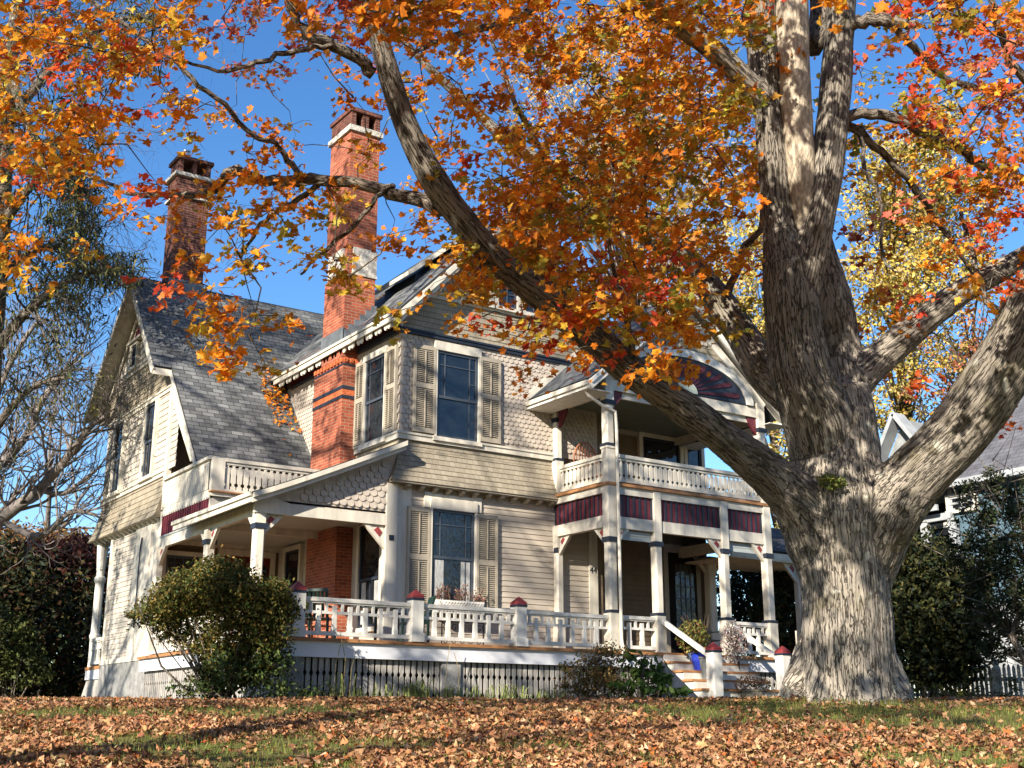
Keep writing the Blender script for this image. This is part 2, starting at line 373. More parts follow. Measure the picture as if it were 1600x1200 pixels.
def wall_sheet(name, P, kind, poly, m, w=0.0):
    mb = MB(); q = [P(u, w, z) for u, z in poly]; uv = [(u, z) for u, z in poly]
    if kind == 'L': q = q[::-1]; uv = uv[::-1]
    mb.face(q, uv); return mb.build(name, m, H)
def scallops(mb, P, u0, u1, z0, z1, du=.135, dz=.105, lim=None, w=0.012, kind='F', holes=()):
    r = 0; z = z1
    while z > z0 - .02:
        o = (r % 2) * du / 2; u = u0 + o
        while u + du <= u1 + .02:
            ok = True
            if lim:
                a, b = lim(z); ok = (u > a and u + du < b)
            if any(u + du > h0 and u < h1 and z - dz < h3 and z > h2 for h0, h1, h2, h3 in holes): ok = False
            if ok and z - dz * 1.35 > z0 - .03:
                m = .006; h = dz * 1.25; n = 7; jz = rnd.uniform(-.004, .004)
                pts = [(u + m, z), ] + [(u + du/2 - (du/2 - m) * cos(pi * k / n), z - h * .45 - (du * .42) * sin(pi * k / n) + jz) for k in range(n + 1)] + [(u + du - m, z)]
                F = [P(a, w + .022 * (z - b) / h + .004, b) for a, b in pts]; Bk = [P(a, -.01, b) for a, b in pts]
                if kind == 'L': F = F[::-1]; Bk = Bk[::-1]
                mb.face(F)
                for i in range(len(F)): j = (i + 1) % len(F); mb.face([F[j], F[i], Bk[i], Bk[j]])
            u += du
        z -= dz; r += 1
    return mb

def window(P, kind, u0, u1, z0, z1, zm=None, style='border', casing=.13, head=.16, parent=None, curtain=False, sashm=None, lights=None):
    parent = parent or H
    mb = MB(); c = casing
    wbox(mb, P, u0 - c, u0, -.02, .095, z0, z1); wbox(mb, P, u1, u1 + c, -.02, .095, z0, z1)
    wbox(mb, P, u0 - c, u1 + c, -.02, .105, z1, z1 + head); wbox(mb, P, u0 - c - .03, u1 + c + .03, -.02, .12, z0 - .09, z0)
    fr = mb.build('window', CREAM, parent)
    sb = MB(); zm = zm or (z0 + z1) / 2; t = .06
    for (a, b, ww) in ((z0, zm + .03, .05), (zm - .03, z1, .064)):
        wbox(sb, P, u0, u0 + t, ww - .03, ww, a, b); wbox(sb, P, u1 - t, u1, ww - .03, ww, a, b)
        wbox(sb, P, u0 + t, u1 - t, ww - .03, ww, a, a + t); wbox(sb, P, u0 + t, u1 - t, ww - .03, ww, b - t, b)
    m_ = .022
    if style == 'border':
        d = .2 * (u1 - u0)
        for uu in (u0 + d, u1 - d): wbox(sb, P, uu - m_/2, uu + m_/2, .034, .056, zm + .03, z1 - t)
        wbox(sb, P, u0 + t, u1 - t, .034, .054, z1 - .33, z1 - .33 + m_)
        for uu in (u0 + d, u1 - d):
            a, b = (u0 + t, uu) if uu < (u0 + u1)/2 else (uu, u1 - t)
            wbox(sb, P, a, b, .034, .053, (zm + z1 - .3)/2, (zm + z1 - .3)/2 + m_)
        wbox(sb, P, u1 - d - m_/2, u1 - d + m_/2, .030, .044, z0 + t, zm)
    elif style == 'grid':
        nu, nz_ = lights or (3, 4)
        for i in range(1, nu): uu = u0 + (u1 - u0) * i / nu; wbox(sb, P, uu - m_/2, uu + m_/2, .03, .058, z0 + t, z1 - t)
        for i in range(1, nz_): zz = z0 + (z1 - z0) * i / nz_; wbox(sb, P, u0 + t, u1 - t, .03, .057, zz - m_/2, zz + m_/2)
    elif style == 'plain2':
        uu = (u0 + u1)/2; wbox(sb, P, uu - m_/2, uu + m_/2, .03, .048, z0 + t, zm)
    sb.build('sash', sashm or SASH, fr)
    g = MB(); q = [P(u0 + .02, .032, z0 + .02), P(u1 - .02, .032, z0 + .02), P(u1 - .02, .032, z1 - .02), P(u0 + .02, .032, z1 - .02)]
    if kind == 'L': q = q[::-1]
    g.face(q); g.build('pane', GLASS, fr)
    if curtain:
        cb = MB(); d = (u1 - u0) * .3
        for a, b in ((u0 + .09, u0 + d), (u1 - d, u1 - .09)):
            wbox(cb, P, a, b, .034, .036, z0 + .08, zm - .05)
        cb.build('curtain', CURT, fr)
    return fr
def shutter(P, u0, u1, z0, z1, name='shutter', m=None):
    mb = MB(); t = .055; zm = z0 + (z1 - z0) * .53
    for a, b in ((u0, u0 + t), (u1 - t, u1)): wbox(mb, P, a, b, .03, .102, z0, z1)
    for a, b in ((z0, z0 + .09), (zm - .05, zm + .05), (z1 - .09, z1)): wbox(mb, P, u0 + t, u1 - t, .03, .101, a, b)
    for a, b in ((z0 + .09, zm - .05), (zm + .05, z1 - .09)):
        n = max(4, int((b - a) / .042)); 
        for i in range(n):
            z = a + (b - a) * (i + .5) / n; h = (b - a) / n * .5
            A = [P(u0 + t, .058, z + h), P(u1 - t, .058, z + h), P(u1 - t, .096, z - h * .9), P(u0 + t, .096, z - h * .9)]
            n0 = Vector(P(0, 1, 0)) - Vector(P(0, 0, 0))
            mb.prism(A, n0 * .006)
        um = (u0 + u1) / 2; wbox(mb, P, um - .012, um + .012, .100, .116, a + .03, b - .03)
    return mb.build(name, m or TAN, H)

F0 = plane('F', 0.); L0 = plane('L', 0.); WX = -2.9; LW = plane('L', WX); Y6 = 5.95
RS, EZ, EX, RX = 1.01, 6.82, -.42, 2.72           # main roof: slope, eave height, eave x, ridge x
RZ = EZ + RS * (RX - EX)
def roof_u(z): return EX + (z - EZ) / RS, 2 * RX - EX - (z - EZ) / RS
MX1 = 2 * RX                                        # right end of the front wall
# --- main front wall
courses(MB(), F0, 'F', -.13, 3.26, .118, .02, lambda z: (.30, 5.20)).build('clapboard_wall', CLAP, H)
# wall opening keeps plain: backing shell of the main block
mb = MB(); mb.box(.02, MX1 - .02, .04, 10.4, -1.1, 6.9); mb.build('wall', DARKWALL, H)
mb = MB(); wbox(mb, F0, -.035, .31, -.02, .035, -.13, 3.24); mb.box(-.035, .03, -.03, .26, -.13, 3.24)
mb.build('corner_board', CREAM, H); mb = MB(); wbox(mb, F0, 4.98, 5.22, -.02, .04, -.13, 3.3); mb.build('corner_board', CREAM, H)
# flared skirt
def wfl(z): t = (4.19 - z) / .93; return .26 * t ** 1.7
mb = MB(); courses(mb, F0, 'F', 3.26, 4.19, .116, .018, lambda z: (-wfl(z) - .018, 4.0), wfl)
courses(mb, L0, 'L', 3.26, 4.19, .116, .018, lambda z: (-wfl(z) - .018, .30), wfl)
courses(mb, L0, 'L', 3.26, 4.19, .116, .018, lambda z: (.30, 1.9), wfl)
mb.build('flared_skirt', SHING, H)
mb = MB(); wbox(mb, F0, -.25, 4.0, -.03, .25, 3.22, 3.262); mb.box(-.25, 0, 0, 1.9, 3.22, 3.262)
mb.build('skirt_soffit', TAN, H)
for i in range(12):
    u = .16 + i * .335
    mb = MB(); q = [(u - .045, .03, 3.215), (u - .045, .22, 3.215), (u - .045, .20, 3.17), (u - .045, .05, 3.11), (u - .045, .03, 3.10)]
    mb.prism([F0(*p) for p in q], (.09, 0, 0)); mb.build('bracket', TAN, H)
mb = MB(); wbox(mb, F0, -.07, 4.02, -.02, .07, 4.19, 4.30); wbox(mb, F0, -.09, 4.02, -.02, .095, 4.30, 4.345)
wbox(mb, L0, .0, 1.93, -.02, .072, 4.19, 4.30); wbox(mb, L0, 0., 1.93, -.02, .097, 4.30, 4.345); mb.build('belt_course', CREAM, H)
# upper storey with fish-scale shingles
wall_sheet('upper_wall', F0, 'F', [(0, 4.3), (5.3, 4.3), (5.3, 6.6), (0, 6.6)], SCALE, .004)
mb = scallops(MB(), F0, .0, 5.3, 4.34, 6.54, holes=((.80, 1.98, 4.2, 6.5),)); scallops(mb, L0, -.02, .16, 4.34, 6.54, kind='L'); scallops(mb, L0, 1.7, 5.2, 4.34, 6.54, kind='L')
mb.build('fishscale_shingles', SCALE, H)
wall_sheet('upper_wall', L0, 'L', [(0, 4.3), (5.9, 4.3), (5.9, 6.6), (0, 6.6)], SCALE, .004)
wall_sheet('lower_wall', L0, 'L', [(0, -.13), (5.9, -.13), (5.9, 4.3), (0, 4.3)], CLAP, .004)
mb = MB(); wbox(mb, F0, -.09, 5.1, -.02, .085, 6.53, 6.60); wbox(mb, F0, -.11, 5.1, -.02, .11, 6.60, 6.645)
wbox(mb, L0, -.0, 1.95, -.02, .087, 6.53, 6.60); wbox(mb, L0, 0., 1.95, -.02, .112, 6.60, 6.645)
mb.build('black_band', NAVY, H); mb = MB(); wbox(mb, L0, 3.4, 5.6, -.02, .087, 6.53, 6.60); mb.build('black_band', NAVY, H)
# gable front
def lim_g(z):
    a, b = roof_u(z + .12); return max(a + .02, 0.), min(b - .02, MX1)
courses(MB(), F0, 'F', 6.645, 7.50, .122, .018, lim_g).build('gable_shingles', SHING, H)
mb = MB(); a, b = roof_u(7.5); wbox(mb, F0, a + .05, b - .05, -.02, .05, 7.47, 7.56); wbox(mb, F0, a + .0, b, -.02, .085, 7.56, 7.61); mb.build('gable_belt', CREAM, H)
a, b = roof_u(7.55); wall_sheet('gable_wall', F0, 'F', [(a, 7.5), (b, 7.5), (RX, RZ - .1)], SCALE, .004)
scallops(MB(), F0, a, b, 7.62, RZ - .3, lim=lambda z: (roof_u(z)[0] + .2, roof_u(z)[1] - .25), holes=((1.6, 3.82, 7.5, 8.75),)).build('gable_fishscale', SCALE, H)
for u in (1.70, 2.45, 3.20):
    window(F0, 'F', u, u + .52, 7.61, 8.62, 8.1, 'grid', .10, .12, lights=(2, 3))
# left frieze & eave
mb = MB(); wbox(mb, L0, -.02, 5.7, -.02, .03, 6.645, 7.22); mb.build('frieze', DKRED, H)
ES = .17   # fascia height
mb = MB(); mb.box(EX - .04, EX, -.42, 5.75, EZ - .20, EZ - .03); mb.box(EX - .07, EX - .04, -.44, 5.8, EZ - .08, EZ - .02)
mb.build('eave_fascia', CREAM, H)
mb = MB()
for i in range(14):
    y0 = -.22 + i * .42; prof = [(y0 + .30 * k / 10, EZ - .22 - .095 * abs(sin(pi * k / 5)) ** .7) for k in range(11)]
    mb.prism([(EX + .02, y0, EZ - .17)] + [(EX + .02, y, z) for y, z in prof] + [(EX + .02, y0 + .30, EZ - .17)], (.03, 0, 0))
mb.build('scalloped_eave_board', CREAM, H)
mb = MB(); mb.face([(EX, -.42, EZ - .10), (EX, 5.9, EZ - .10), (.05, 5.9, EZ + .30), (.05, -.42, EZ + .30)]); mb.build('soffit', DKRED, H)
mb = MB(); mb.prism([(-.03, -.10, 6.62), (-.03, -.10, EZ + .3), (EX + .02, -.10, EZ - .12), (EX + .06, -.10, EZ - .24), (-.22, -.10, EZ - .22), (-.10, -.10, EZ - .1), (-.07, -.10, 6.62)], (0, .07, 0)); mb.build('eave_bracket', CREAM, H)
# --- main roof
def slab(mb, q, th=.07, m=None, uv=None):
    q = [Vector(p) for p in q]; n = (q[1] - q[0]).cross(q[-1] - q[0]).normalized(); d = -n * th
    ux = (q[1] - q[0]).normalized(); vy = n.cross(ux)
    mb.face(q, [((p - q[0]).dot(ux), (p - q[0]).dot(vy)) for p in q])
    B = [p + d for p in q]; mb.face(B[::-1])
    for i in range(len(q)): j = (i + 1) % len(q); mb.face([q[j], q[i], B[i], B[j]])
    return mb
RY0 = -.46
mb = MB(); slab(mb, [(EX - .06, 10.4, EZ - .066), (EX - .06, RY0, EZ - .066), (RX, RY0, RZ), (RX, 10.4, RZ)])
slab(mb, [(2*RX - EX + .06, RY0, EZ - .066), (2*RX - EX + .06, 10.4, EZ - .066), (RX, 10.4, RZ), (RX, RY0, RZ)])
mb.build('roof', ROOF, H)
mb = MB()
for sg in (-1, 1):
    for wv, th, y in ((.20, .03, RY0 + .01), (.11, .05, RY0 - .035)):
        a = (RX + sg * (RX - EX), y, EZ - .09 - wv/2 * 1.3); b = (RX, y, RZ - .09 - wv/2 * 1.3)
        mb.beam(a, b, th, wv, up=(0, 0, 1))
    mb.beam((RX + sg * (RX - EX - .3), -.04, EZ - .09 + .33 - .22), (RX, -.04, RZ - .30), .07, .16)
mb.face([(EX, RY0, EZ - .13), (RX, RY0, RZ - .13), (RX, 0, RZ - .13), (EX, 0, EZ - .13)]); mb.face([(MX1 - EX, RY0, EZ - .13), (MX1 - EX, 0, EZ - .13), (RX, 0, RZ - .13), (RX, RY0, RZ - .13)])
mb.build('gable_bargeboard', CREAM, H)
# raised shed dormer on the left slope
mb = MB(); mb.box(1.15, 2.0, 1.5, 3.0, 7.6, 8.62); mb.build('dormer_wall', NAVY, H)
mb = MB(); slab(mb, [(.90, 3.1, 8.60), (.90, 1.35, 8.60), (RX - .1, 1.35, RZ + .05), (RX - .1, 3.1, RZ + .05)], .05); mb.build('dormer_roof', ROOF, H)
mb = MB(); mb.box(.88, .91, 1.35, 3.1, 8.48, 8.58); mb.beam((.9, 1.33, 8.54), (RX - .1, 1.33, RZ - .01), .03, .1); mb.build('dormer_fascia', CREAM, H)

# --- chimney in front of the left wall
CH = MB(); CH.box(-.40, .02, 1.95, 3.45, -.13, 5.45); CH.box(-.40, .02, 1.95, 3.45, 5.75, 6.35)
CH.box(-.40, .37, 2.02, 3.10, 6.35, 8.5); CH.box(-.40, .37, 2.02, 3.10, 9.15, 12.1); CH.box(-.36, .33, 2.06, 3.06, 8.5, 9.15)
chim = CH.build('chimney', BRICK, H)
mb = MB(); mb.box(-.402, .03, 1.948, 3.452, 5.53, 5.67); mb.build('terracotta_band', TERRA, chim)
mb = MB(); mb.box(-.415, .03, 1.935, 3.465, 5.45, 5.53); mb.box(-.415, .03, 1.935, 3.465, 5.67, 5.75)
mb.box(-.405, .03, 1.945, 3.455, 6.22, 6.27); mb.build('dark_band', NAVY, chim)
mb = MB()
for i in range(9): y = 1.97 + i * .168; mb.box(-.44, .02, y, y + .10, 6.30, 6.40)
for i in range(3): mb.box(-.38 + i * .14, -.30 + i * .14, 1.92, 2.0, 6.30, 6.40)
mb.build('corbel', TERRA, chim)
mb = MB(); mb.box(-.42, .10, 2.18, 2.94, 8.52, 9.13); mb.box(-.22, .39, 2.0, 3.12, 8.50, 9.15); mb.box(-.24, .40, 1.985, 3.13, 8.46, 8.52); mb.build('stone_panel', STONE, chim)
mb = MB(); mb.box(-.46, .43, 1.96, 3.16, 12.1, 12.24); mb.build('stone_cap', STONE, chim)
mb = MB(); mb.box(-.40, -.28, 2.02, 3.10, 12.24, 12.62); mb.box(.25, .37, 2.02, 3.10, 12.24, 12.62); mb.box(-.10, .06, 2.02, 3.1, 12.24, 12.6)
mb.box(-.44, .41, 1.98, 3.14, 12.62, 12.72); mb.build('chimney_crown', BRICKDK, chim)
mb = MB()
def zr(x): return EZ + RS * (x - EX)
for i in range(6):
    x0 = -.42 + i * .14; mb.box(x0, x0 + .14, 1.995, 2.02, zr(x0) - .1, zr(x0) + .27)
mb.box(-.425, -.40, 1.995, 3.13, zr(-.42) - .1, zr(-.42) + .32); mb.build('flashing', LEAD, chim)
# --- left windows with shutters
window(L0, 'L', .58, 1.48, 4.30, 6.22, 5.25, 'border', .10, .14)
shutter(L0, .06, .54, 4.36, 6.28); shutter(L0, 1.50, 1.93, 4.36, 6.28)
# --- front windows with shutters
window(F0, 'F', .86, 1.92, 4.34, 6.28, 5.24, 'border', .06, .2, curtain=False)
shutter(F0, .28, .82, 4.38, 6.32); shutter(F0, 1.97, 2.51, 4.38, 6.32)
wf = window(F0, 'F', .80, 1.86, .75, 2.78, 1.77, 'border', .05, .22, curtain=True)
mb = MB(); wbox(mb, F0, .62, .80, .0, .06, 2.80, 3.12); wbox(mb, F0, 1.86, 2.04, .0, .06, 2.80, 3.12); wbox(mb, F0, .80, 1.86, .0, .055, 3.0, 3.1); mb.build('window_head', CREAM, H)
shutter(F0, .21, .75, .55, 2.77); shutter(F0, 1.90, 2.44, .55, 2.77)

# --- wing: gable wall, catslide roof
WRY, WRZ, WE, WEZ = 8.6, 9.82, 3.80, 4.02         # ridge, front eave
SF = (WRZ - WEZ) / (WRY - WE); BE, BEZ = 11.9, 6.58; SB = (WRZ - BEZ) / (BE - WRY)
def lim_w(z): return max(5.4 if z > 4 else Y6, WRY - (WRZ - .18 - z) / SF), min(11.15, WRY + (WRZ - .18 - z) / SB)
courses(MB(), LW, 'L', 2.75 + .05, 4.1, .17, .02, lambda z: (Y6 if z < 3.3 else 5.95, 11.15), lambda z: .22 * max(0, (4.1 - z) / 1.0) ** 1.6 if z > 3.0 else .22).build('wing_skirt', SHING, H) if False else None
def wfw(z): t = max(0., (4.1 - z) / 1.0); return .22 * t ** 1.6
mb = courses(MB(), LW, 'L', 3.1, 4.1, .15, .02, lambda z: (6.0, 11.15 + wfw(z)), wfw)
zz_ = [3.1 + .1 * i for i in range(11)]; mb.face([LW(6.0, -.05, 3.1)] + [LW(6.0, wfw(z) + .012, z) for z in zz_] + [LW(6.0, -.05, 4.1)]); mb.build('wing_skirt', SHING, H)
mb = MB(); wbox(mb, LW, 5.88, 6.02, -.06, .07, 3.2, 6.25); mb.build('wing_corner_board', CREAM, H)
courses(MB(), LW, 'L', 4.2, 6.2, .16, .02, lim_w).build('wing_wall', WINGSH, H)
courses(MB(), LW, 'L', 6.3, 7.35, .15, .02, lim_w).build('wing_gable_shingles', SHING, H)
courses(MB(), LW, 'L', 7.45, WRZ - .3, .16, .02, lim_w).build('wing_gable_peak', WINGSH, H)
mb = MB()
for z0, z1 in ((4.08, 4.22), (6.17, 6.30), (7.33, 7.46)):
    a, b = lim_w(z1); a = 5.95 if z0 < 5 else a
    wbox(mb, LW, a - .02, b, -.02, .05, z0, z1 - .04); wbox(mb, LW, a - .02, b, -.02, .08, z1 - .04, z1)
mb.build('wing_belt', CREAM, H)
window(LW, 'L', 7.02, 7.72, 4.26, 6.12, 5.15, 'plain2', .12, .08)
window(LW, 'L', 9.58, 10.25, 4.26, 6.12, 5.15, 'plain2', .12, .08)
window(LW, 'L', 9.02, 9.46, 7.52, 8.12, 7.8, 'grid', .08, .06, lights=(2, 2))
mb = MB(); wbox(mb, LW, 8.55, 9.75, -.02, .16, 8.2, 8.26); mb.build('attic_hood', CREAM, H)
mb = MB(); mb.prism([LW(8.8, .03, 8.3), LW(9.5, .03, 8.3), LW(9.0, .03, 8.75), LW(8.8, .03, 8.85)], (-.02, 0, 0)); mb.build('attic_panel', MAROON, H)
# lower wing wall
courses(MB(), LW, 'L', -.05, 3.05, .125, .02, lambda z: (7.8, 9.75)).build('wing_lower_wall', WINGSH, H)
mb = MB(); wbox(mb, LW, 6.62, 7.8, -.02, .05, -.05, 3.05); wbox(mb, LW, 9.68, 9.86, -.02, .05, -.05, 3.05); wbox(mb, LW, 6.0, 6.62, -.05, .03, -.05, 3.06)
wbox(mb, LW, 6.0, 9.9, -.02, .07, -.16, -.05); mb.build('wing_pilaster', CREAM, H)
mb = MB(); mb.tube([LW(7.25, .07, 2.75), LW(7.25, .09, 2.5), LW(7.25, .09, .6)], .018, 6); mb.build('conduit', NAVY, H)
for i in range(16): u = 6.1 + i * .33; mb = MB(); mb.prism([LW(u, .02, 3.09), LW(u, .17, 3.09), LW(u, .15, 3.05), LW(u, .02, 2.98)], (0, .09, 0)); mb.build('bracket', CREAM, H)
mb = MB(); wbox(mb, LW, 6.0, 11.37, -.02, .22, 3.085, 3.11); mb.build('wing_skirt_soffit', TAN, H)
# body of the wing behind its skins
mb = MB(); mb.box(WX + .02, 2.5, Y6 + .01, 9.75, -1.0, 3.1); mb.box(WX + .02, 2.5, Y6 + .01, 11.1, 3.1, 6.2); mb.build('wing_body', DARKWALL, H)
mb = MB(); mb.prism([(WX + .02, Y6 + .2, 6.2), (WX + .02, 11.1, 6.2), (WX + .02, WRY, WRZ - .5)], (5, 0, 0)); mb.build('wing_attic', DARKWALL, H)
# back porch post at the far left
mb = MB(); c = (WX + .08, 11.0, 0); mb.lathe(c, [(.12, -.16), (.12, .55), (.145, .6), (.145, .66), (.115, .7), (.115, 2.0), (.15, 2.05), (.15, 2.15), (.10, 2.2), (.13, 2.6), (.16, 3.08)], 12)
mb.prism([LW(10.9, .02, 3.05), LW(10.9, -.10, 3.05), LW(10.9, -.1, 2.95), LW(10.6, -.1, 2.6), LW(10.6, .02, 2.6)], (0, .06, 0)) if False else None
mb.build('back_porch_post', WHITE, H, smooth=True)
def rail_bay(a, b, z0, zt, name='porch_railing', m=None, sp=.165, y=None):
    """porch railing between plan points a and b: tall balusters with stubs between"""
    a = Vector((a[0], a[1], 0)); b = Vector((b[0], b[1], 0)); L = (b - a).length; d = (b - a) / L; mb = MB()
    up = Vector((0, 0, 1)); P = lambda t, z: a + d * t + up * z
    mb.beam(P(0, zt - .035), P(L, zt - .035), .10, .07); mb.beam(P(0, zt - .085), P(L, zt - .085), .055, .035)
    mb.beam(P(0, z0 + .085), P(L, z0 + .085), .07, .07); zmid = zt - .26
    mb.beam(P(0, zmid), P(L, zmid), .04, .05)
    n = max(2, int(round(L / sp))); n += n % 2
    for i in range(1, n):
        t = L * i / n
        if i % 2: mb.beam(P(t, zmid + .02), P(t, zt - .09), .045, .05, up=d)
        else:
            mb.beam(P(t, z0 + .12), P(t, zt - .14), .06, .075, up=d); mb.beam(P(t, z0 + .11), P(t, z0 + .22), .075, .085, up=d)
    return mb.build(name, m or WHITE, H)
mbp = rail_bay((WX - .02, 9.95), (WX - .02, 10.9), -.16, .55, sp=.14)
mb = MB(); wbox(mb, LW, 9.86, 11.15, -.1, .06, -.24, -.16); mb.build('back_porch_floor', DECK, H)
mb = MB(); wbox(mb, LW, 9.86, 11.15, -.1, .04, -.48, -.24); mb.build('back_porch_fascia', GREYWHITE, H)
mb = MB(); mb.prism([LW(9.9, .0, -.48), LW(11.1, 0, -.48), LW(11.4, .1, -1.2), LW(9.9, .0, -1.2)], (.05, 0, 0)); mb.build('back_lattice', GREYWOOD, H)
# wing roof
XO, XI = -3.42, -2.97; YS = WRY - (WRZ - 6.72) / SF
def zf(y): return WRZ - SF * (WRY - y)
def zb(y): return WRZ - SB * (y - WRY)
mb = MB(); slab(mb, [(XO, YS, zf(YS)), (2.7, YS, zf(YS)), (2.7, WRY, WRZ), (XO, WRY, WRZ)], .06)
slab(mb, [(XI, WE, WEZ), (.8, WE, WEZ), (.8, YS, zf(YS)), (XI, YS, zf(YS))], .06)
slab(mb, [(2.7, BE, BEZ), (XO, BE, BEZ), (XO, WRY, WRZ), (2.7, WRY, WRZ)], .06); mb.build('wing_roof', ROOF, H)
mb = MB()
def rake(x, ya, yb, f, wd=.16, th=.035, dz=.07):
    mb.beam((x, ya, f(ya) - dz - wd/2), (x, yb, f(yb) - dz - wd/2), th, wd)
rake(XO - .01, YS, WRY, zf); rake(XO - .01, BE, WRY, zb); rake(XI - .03, WE, YS, zf, .09)
rake(WX - .06, 6.2, WRY, zf, .14, .04, .2); rake(WX - .06, 11.1, WRY, zb, .14, .04, .2)
mb.box(XO, XI, YS - .02, YS + .02, zf(YS) - .22, zf(YS) - .06)
for ya, yb, f in ((YS, WRY, zf), (WRY, BE, zb)):
    mb.face([(XO, ya, f(ya) - .10), (WX, ya, f(ya) - .10), (WX, yb, f(yb) - .10), (XO, yb, f(yb) - .10)])
mb.face([(XO, BE, BEZ - .1), (XO, 11.15, zb(11.15) - .14), (2, 11.15, zb(11.15) - .14), (2, BE, BEZ - .1)])
mb.build('wing_bargeboard', CREAM, H)
mb = MB(); mb.box(XI, -.4, WE - .03, WE + .02, WEZ - .21, WEZ - .06); mb.build('catslide_fascia', CREAM, H)
# second chimney on the wing ridge
mb = MB(); mb.box(-2.42, -1.52, 8.45, 9.15, 8.6, 12.4); mb.box(-2.46, -1.48, 8.41, 9.19, 12.4, 12.9); c2 = mb.build('chimney', BRICKDK, H)
c2['label'] = 'shade-darkened brick chimney on the ridge of the left wing'
mb = MB(); mb.box(-2.55, -1.39, 8.32, 9.28, 12.9, 13.0); mb.box(-2.5, -1.44, 8.37, 9.23, 12.3, 12.36); mb.build('stone_cap', STONE, c2)
mb = MB(); mb.box(-2.42, -2.3, 8.45, 9.15, 13.0, 13.42); mb.box(-1.64, -1.52, 8.45, 9.15, 13.0, 13.42); mb.box(-2.02, -1.92, 8.45, 9.15, 13.0, 13.42); mb.box(-2.48, -1.46, 8.39, 9.21, 13.42, 13.52); mb.build('chimney_crown', BRICKDK, c2)
mb = MB(); mb.lathe((-2.15, 8.75, 13.5), [(.09, 0), (.09, .28), (.11, .3), (.11, .34), (.0, .36)], 12); mb.build('flue_pipe', METAL, c2)
mb = MB(); mb.box(-2.45, -1.49, 8.43, 8.46, 9.4, zf(8.45) + .28); mb.build('flashing', LEAD, c2)
# wing balcony under the catslide
BX = -2.95; LB = plane('L', BX)
mb = MB(); mb.prism([LB(5.9, 0, 3.3), LB(6.05, 0, 3.3), LB(6.05, 0, 6.2), LB(5.9, 0, 6.2)], (.12, 0, 0))
ya = [(5.4, 4.1), (5.4, 5.6), (5.6, 5.75), (5.95, 5.85), (5.95, 6.5), (WE + .1, WEZ + .02)]
mb.prism([LB(y, 0, z) for y, z in [(3.95, 4.15), (5.95, 6.45), (5.95, 5.95), (5.75, 5.8), (5.3, 5.2), (4.3, 4.1)]], (.06, 0, 0)); mb.build('balcony_arch', CREAM, H)
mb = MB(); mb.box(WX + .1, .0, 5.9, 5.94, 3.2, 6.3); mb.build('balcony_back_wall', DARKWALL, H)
mb = MB(); mb.box(-1.9, -1.4, 5.86, 5.9, 3.3, 5.0); mb.box(-1.0, -.4, 5.86, 5.9, 3.3, 5.0); mb.build('balcony_casing', CREAM, H)
mb = MB(); mb.box(BX, .1, 2.85, 5.95, 3.10, 3.2); mb.build('balcony_floor', CREAM, H)
mb = MB(); wbox(mb, LB, 3.0, 5.9, -.06, 0, 3.25, 3.92)
for i in range(26): wbox(mb, LB, 3.05 + i * .11, 3.13 + i * .11, 0, .012, 3.27, 3.86)
mb.box(BX - .06, BX + .1, 2.95, 5.92, 3.92, 3.99); mb.build('balcony_panel', CREAM, H)
def slotted(a, b, z0, z1, name, m=None, wd=.105, gap=.035):
    """rail of flat sawn boards with keyhole slots"""
    a = Vector((*a, 0)); b = Vector((*b, 0)); L = (b - a).length; d = (b - a) / L; nrm = Vector((-d.y, d.x, 0)) * .025; mb = MB(); t = .02
    up = Vector((0, 0, 1)); n = int(L / (wd + gap)); st = L / n
    h = z1 - z0
    for i in range(n):
        c = a + d * (st * (i + .5)); w2 = (st - gap) / 2; nk = w2 * .45
        prof = [(-w2, 0), (w2, 0), (w2, h*.12), (nk, h*.16), (nk, h*.22), (w2, h*.26), (w2, h*.76), (nk, h*.80), (nk, h*.86), (w2, h*.90), (w2, h), (-w2, h), (-w2, h*.90), (-nk, h*.86), (-nk, h*.80), (-w2, h*.76), (-w2, h*.26), (-nk, h*.22), (-nk, h*.16), (-w2, h*.12)]
        mb.prism([c + d * u + up * (z0 + v) for u, v in prof], nrm)
    mb.beam(a + up * (z1 + .04) + nrm/2, b + up * (z1 + .04) + nrm/2, .11, .075); mb.beam(a + up * (z1 - .03) + nrm/2, b + up * (z1 - .03) + nrm/2, .05, .05)
    mb.beam(a + up * (z0 - .03) + nrm/2, b + up * (z0 - .03) + nrm/2, .09, .07)
    return mb.build(name, m or CREAM, H)
slotted((BX + .28, 2.9), (-.05, 2.9), 3.28, 3.88, 'balcony_railing')
mb = MB(); mb.box(BX, BX + .28, 2.86, 3.05, 3.2, 3.95); mb.box(BX, BX + .95, 2.80, 2.9, 3.1, 3.0 + .12); mb.build('balcony_corner', CREAM, H)
mb = MB(); mb.box(BX - .03, -.05, 2.78, 2.95, 3.19, 3.22); mb.build('balcony_ledge', DECK, H)
mb = MB(); mb.box(BX, -.0, 2.9, 2.95, 2.4, 3.19); mb.build('balcony_skirt', CREAM, H)
mb = MB(); wbox(mb, LB, 2.95, 5.95, -.05, 0, 2.55, 3.12); 
for i in range(20): wbox(mb, LB, 3.02 + i * .148, 3.06 + i * .148, 0, .02, 2.56, 3.1)
mb.build('maroon_panel', MAROON, H)
mb = MB(); wbox(mb, LB, 2.9, 6.0, -.05, .02, 3.06, 3.24); wbox(mb, LB, -.06, 6.0, -.08, .03, 2.33, 2.56); wbox(mb, LB, 5.85, 6.02, -.05, .015, 2.5, 3.2); mb.build('side_porch_beam', CREAM, H)

